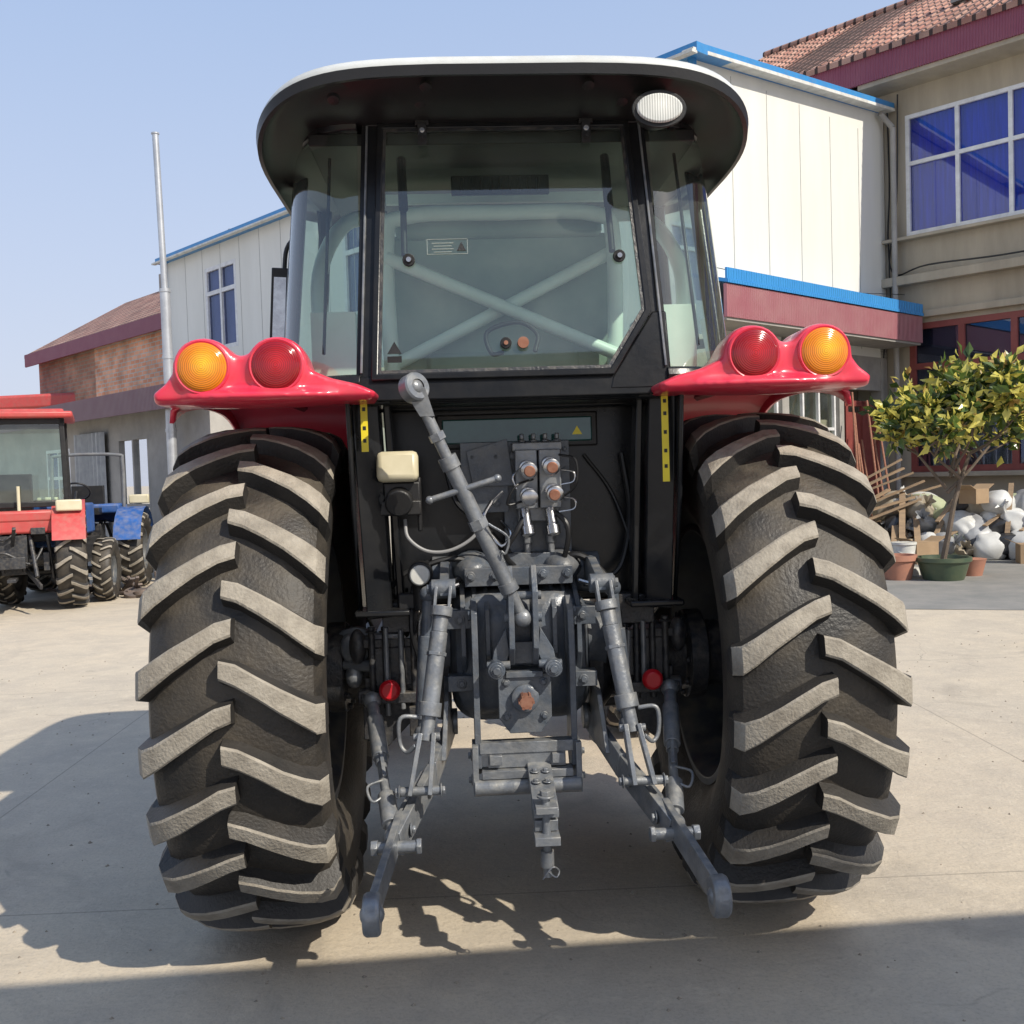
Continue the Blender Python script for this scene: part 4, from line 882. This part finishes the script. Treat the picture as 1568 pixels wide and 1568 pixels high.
# sacks and plastic bags: draped cloth folds running from a tied neck
SP=empty('sack_pile',(0,0,0))
def cloth(name,a,b_,rough): return mat(name,a,b_,rough=rough,scale=3,bump=.25,bscale=14)
SM=[cloth('bag_white',(.62,.62,.60),(.48,.48,.46),.5),cloth('bag_grey',(.33,.34,.35),(.2,.2,.21),.4),cloth('bag_black',(.04,.04,.045),(.02,.02,.02),.3),cloth('sack_tan',(.38,.33,.25),(.28,.24,.18),.8),cloth('sack_green',(.34,.38,.22),(.40,.42,.28),.7)]
from mathutils import noise as mn
for k in range(44):
    t=random.random(); row=k%3
    X=5.85+3.0*t; Y=15.9-1.2*t+row*.25+jit(.12); Zc=.16+row*.30+jit(.05)
    m=M(); sx,sy,sz=random.uniform(.22,.40),random.uniform(.17,.26),random.uniform(.13,.24)
    rt=Euler((jit(.35),jit(.9),jit(3))).to_matrix(); c0=V((X,Y,max(Zc,sz*.95))); ph=jit(3); nf=random.choice((5,6,7,8)); off=V((k*3.1,0,0))
    prev=None; NS=20; NA=40
    for i in range(NS):
        u=-1+2*i/(NS-1); base=(1-abs(u)**3.2)**.5 if abs(u)<1 else 0
        neck=1-.35*max(0,u)**2; base=max(base,.10)*neck
        rg=[]
        for j in range(NA):
            a=2*math.pi*j/NA; fold=1+.07*math.sin(a*nf+ph+u*1.5)*(.3+.7*max(0,u+.4))+.10*mn.noise(V((u*1.5,math.cos(a)*1.4,math.sin(a)*1.4))+off)+.05*abs(mn.noise(V((u*5,math.cos(a)*4,math.sin(a)*4))+off))
            ca,sa=math.cos(a),math.sin(a); ca=math.copysign(abs(ca)**.75,ca); sa=math.copysign(abs(sa)**.75,sa)
            p=c0+rt@V((u*sx,ca*sy*base*fold,sa*sz*base*fold-.04*u*u))
            if p.z<.004: p.z=.004+jit(.001)
            rg.append(p)
        rg=m.ring(rg)
        if prev: m.bridge(prev,rg)
        else: m.f(rg[::-1])
        prev=rg
    # flared mouth past the tie
    cc=c0+rt@V((sx*1.02,0,-.04)); ax=rt@V((1,0,.2))
    yv=rt@V((0,1,0)); zv=rt@V((0,0,1)); pr=None
    for dd,rr_ in ((-.02,.03),(.03,.022),(.09,.06),(.13,.09)):
        rg=m.ring([cc+ax*dd+(yv*math.cos(a)+zv*math.sin(a))*rr_*(1+.3*math.sin(a*5+ph)) for a in [2*math.pi*j/20 for j in range(20)]])
        if pr: m.bridge(pr,rg)
        pr=rg
    m.done('sack',SP,[random.choices(SM,(7,4,2.5,2.5,1))[0]],angle=70)
WD=mat('old_wood',(.36,.25,.15),(.24,.17,.11),rough=.85,scale=3,stretch=(1,1,8),bump=.3)
m=M()
for k in range(18):
    x=5.6+jit(.5); y=16.3+jit(.4); m.beam((x-.5+jit(.3),y+jit(.3),.1+.05*k),(x+.6+jit(.3),y+jit(.3),.35+.07*k),.10,.03)
for k in range(7): m.beam((5.3+.13*k,15.3,.02),(5.5+.13*k+jit(.2),16.2,.8+jit(.3)),.09,.025)
for k in range(8): m.beam((6.3+jit(.3)+.25*k,15.6-.1*k,.45+jit(.2)),(6.9+jit(.3)+.25*k,16.0-.1*k,.9+jit(.25)),.07,.02)
m.done('wood_planks',None,[WD])
CARD=mat('cardboard',(.36,.25,.15),(.29,.20,.12),rough=.9,scale=4)
for x,y,z,sz,rz in((6.0,15.05,.16,(.4,.3,.32),20),(7.4,14.6,.14,(.34,.34,.28),-15),(7.0,15.5,.95,(.35,.28,.22),35)):
    m=M(); rtm=Matrix.Rotation(R(rz),3,'Z'); m.box((x,y,z),sz,rtm)
    for q in(-1,1): m.box(V((x,y,z))+rtm@V((q*(sz[0]/2+.07),0,sz[2]/2+.03)),(.16,sz[1],.008),rtm@Matrix.Rotation(R(-q*25),3,'Y'))
    m.done('cardboard_box',None,[CARD])
m=M()
for k in range(8): m.cyl((5.55+.1*k+jit(.03),16.6+jit(.1),0),(5.75+.08*k+jit(.1),17.2+.06*k,2.3+jit(.6)),.018,n=8)
m.done('leaning_pipes',None,[RUST])
m=M()
for k in range(26):
    x=-5.4+jit(.7); y=14.1+jit(.4); m.beam((x,y,.03),(x+jit(.5),y+jit(.4),.05+random.random()*.3),.04+random.random()*.05,.03)
for k in range(3): m.lathe([(0,.06),(0,.14),(.06,.14),(.06,.06)],(-5.3+jit(.5),13.9+jit(.2),.03),(jit(.4),jit(.4),1),18)
m.done('scrap_metal_heap',None,[mat('scrap_metal',(.20,.15,.12),(.09,.08,.08),rough=.7,metal=.3,scale=12)],bevel=.005)
m=M(); m.tube([(2.9,15.0,4.45),(5.2,16.9,4.35),(7.2,18.6,4.5)],.006,n=5); m.done('overhead_wire',None,[HOSE])

# ------------------------------------------------------------ light, world, camera
w=bpy.data.worlds.new('World'); scene.world=w; w.use_nodes=True; nt=w.node_tree
sk=nt.nodes.new('ShaderNodeTexSky'); sk.sky_type='NISHITA'; sk.sun_disc=False
EL=41.8; AZ=132.8
sk.sun_elevation=R(EL); sk.sun_rotation=R(AZ); sk.air_density=1.1; sk.dust_density=3.0; sk.ozone_density=1.5
# pale haze that thins with height, mixed over the physical sky
tc=N(nt,'ShaderNodeTexCoord'); sp=N(nt,'ShaderNodeSeparateXYZ'); nt.links.new(tc.outputs['Generated'],sp.inputs[0])
h1=N(nt,'ShaderNodeMapRange'); h1.inputs[1].default_value=0; h1.inputs[2].default_value=.6; nt.links.new(sp.outputs['Z'],h1.inputs[0])
hz=N(nt,'ShaderNodeMix',data_type='RGBA'); hz.inputs[6].default_value=(4.7,5.0,5.9,1); hz.inputs[7].default_value=(2.5,3.7,6.0,1); nt.links.new(h1.outputs[0],hz.inputs[0])
h2=N(nt,'ShaderNodeMapRange'); h2.inputs[1].default_value=0; h2.inputs[2].default_value=1; h2.inputs[3].default_value=.92; h2.inputs[4].default_value=.60; nt.links.new(sp.outputs['Z'],h2.inputs[0])
mixs=N(nt,'ShaderNodeMix',data_type='RGBA'); nt.links.new(h2.outputs[0],mixs.inputs[0]); nt.links.new(sk.outputs[0],mixs.inputs[6]); nt.links.new(hz.outputs[2],mixs.inputs[7])
nt.links.new(mixs.outputs[2],nt.nodes['Background'].inputs[0]); nt.nodes['Background'].inputs[1].default_value=.15
sd=bpy.data.lights.new('sun','SUN'); sd.energy=5.0; sd.angle=R(.5); sd.color=(1,.93,.81)
so=bpy.data.objects.new('sun',sd); scene.collection.objects.link(so)
dirv=V((math.sin(R(AZ))*math.cos(R(EL)),math.cos(R(AZ))*math.cos(R(EL)),math.sin(R(EL))))
so.rotation_euler=dirv.to_track_quat('Z','Y').to_euler()
cam=bpy.data.cameras.new('camera'); co=bpy.data.objects.new('camera',cam); scene.collection.objects.link(co)
cam.sensor_width=36; cam.lens=36; cam.clip_end=2000; cam.clip_start=.05
co.matrix_world=Matrix.Translation((0,0,1.55))@Matrix.Rotation(R(90-2.3),4,'X')@Matrix.Rotation(R(-1.8),4,'Z')
scene.camera=co
scene.view_settings.view_transform='Standard'; scene.view_settings.look='None'; scene.view_settings.exposure=0
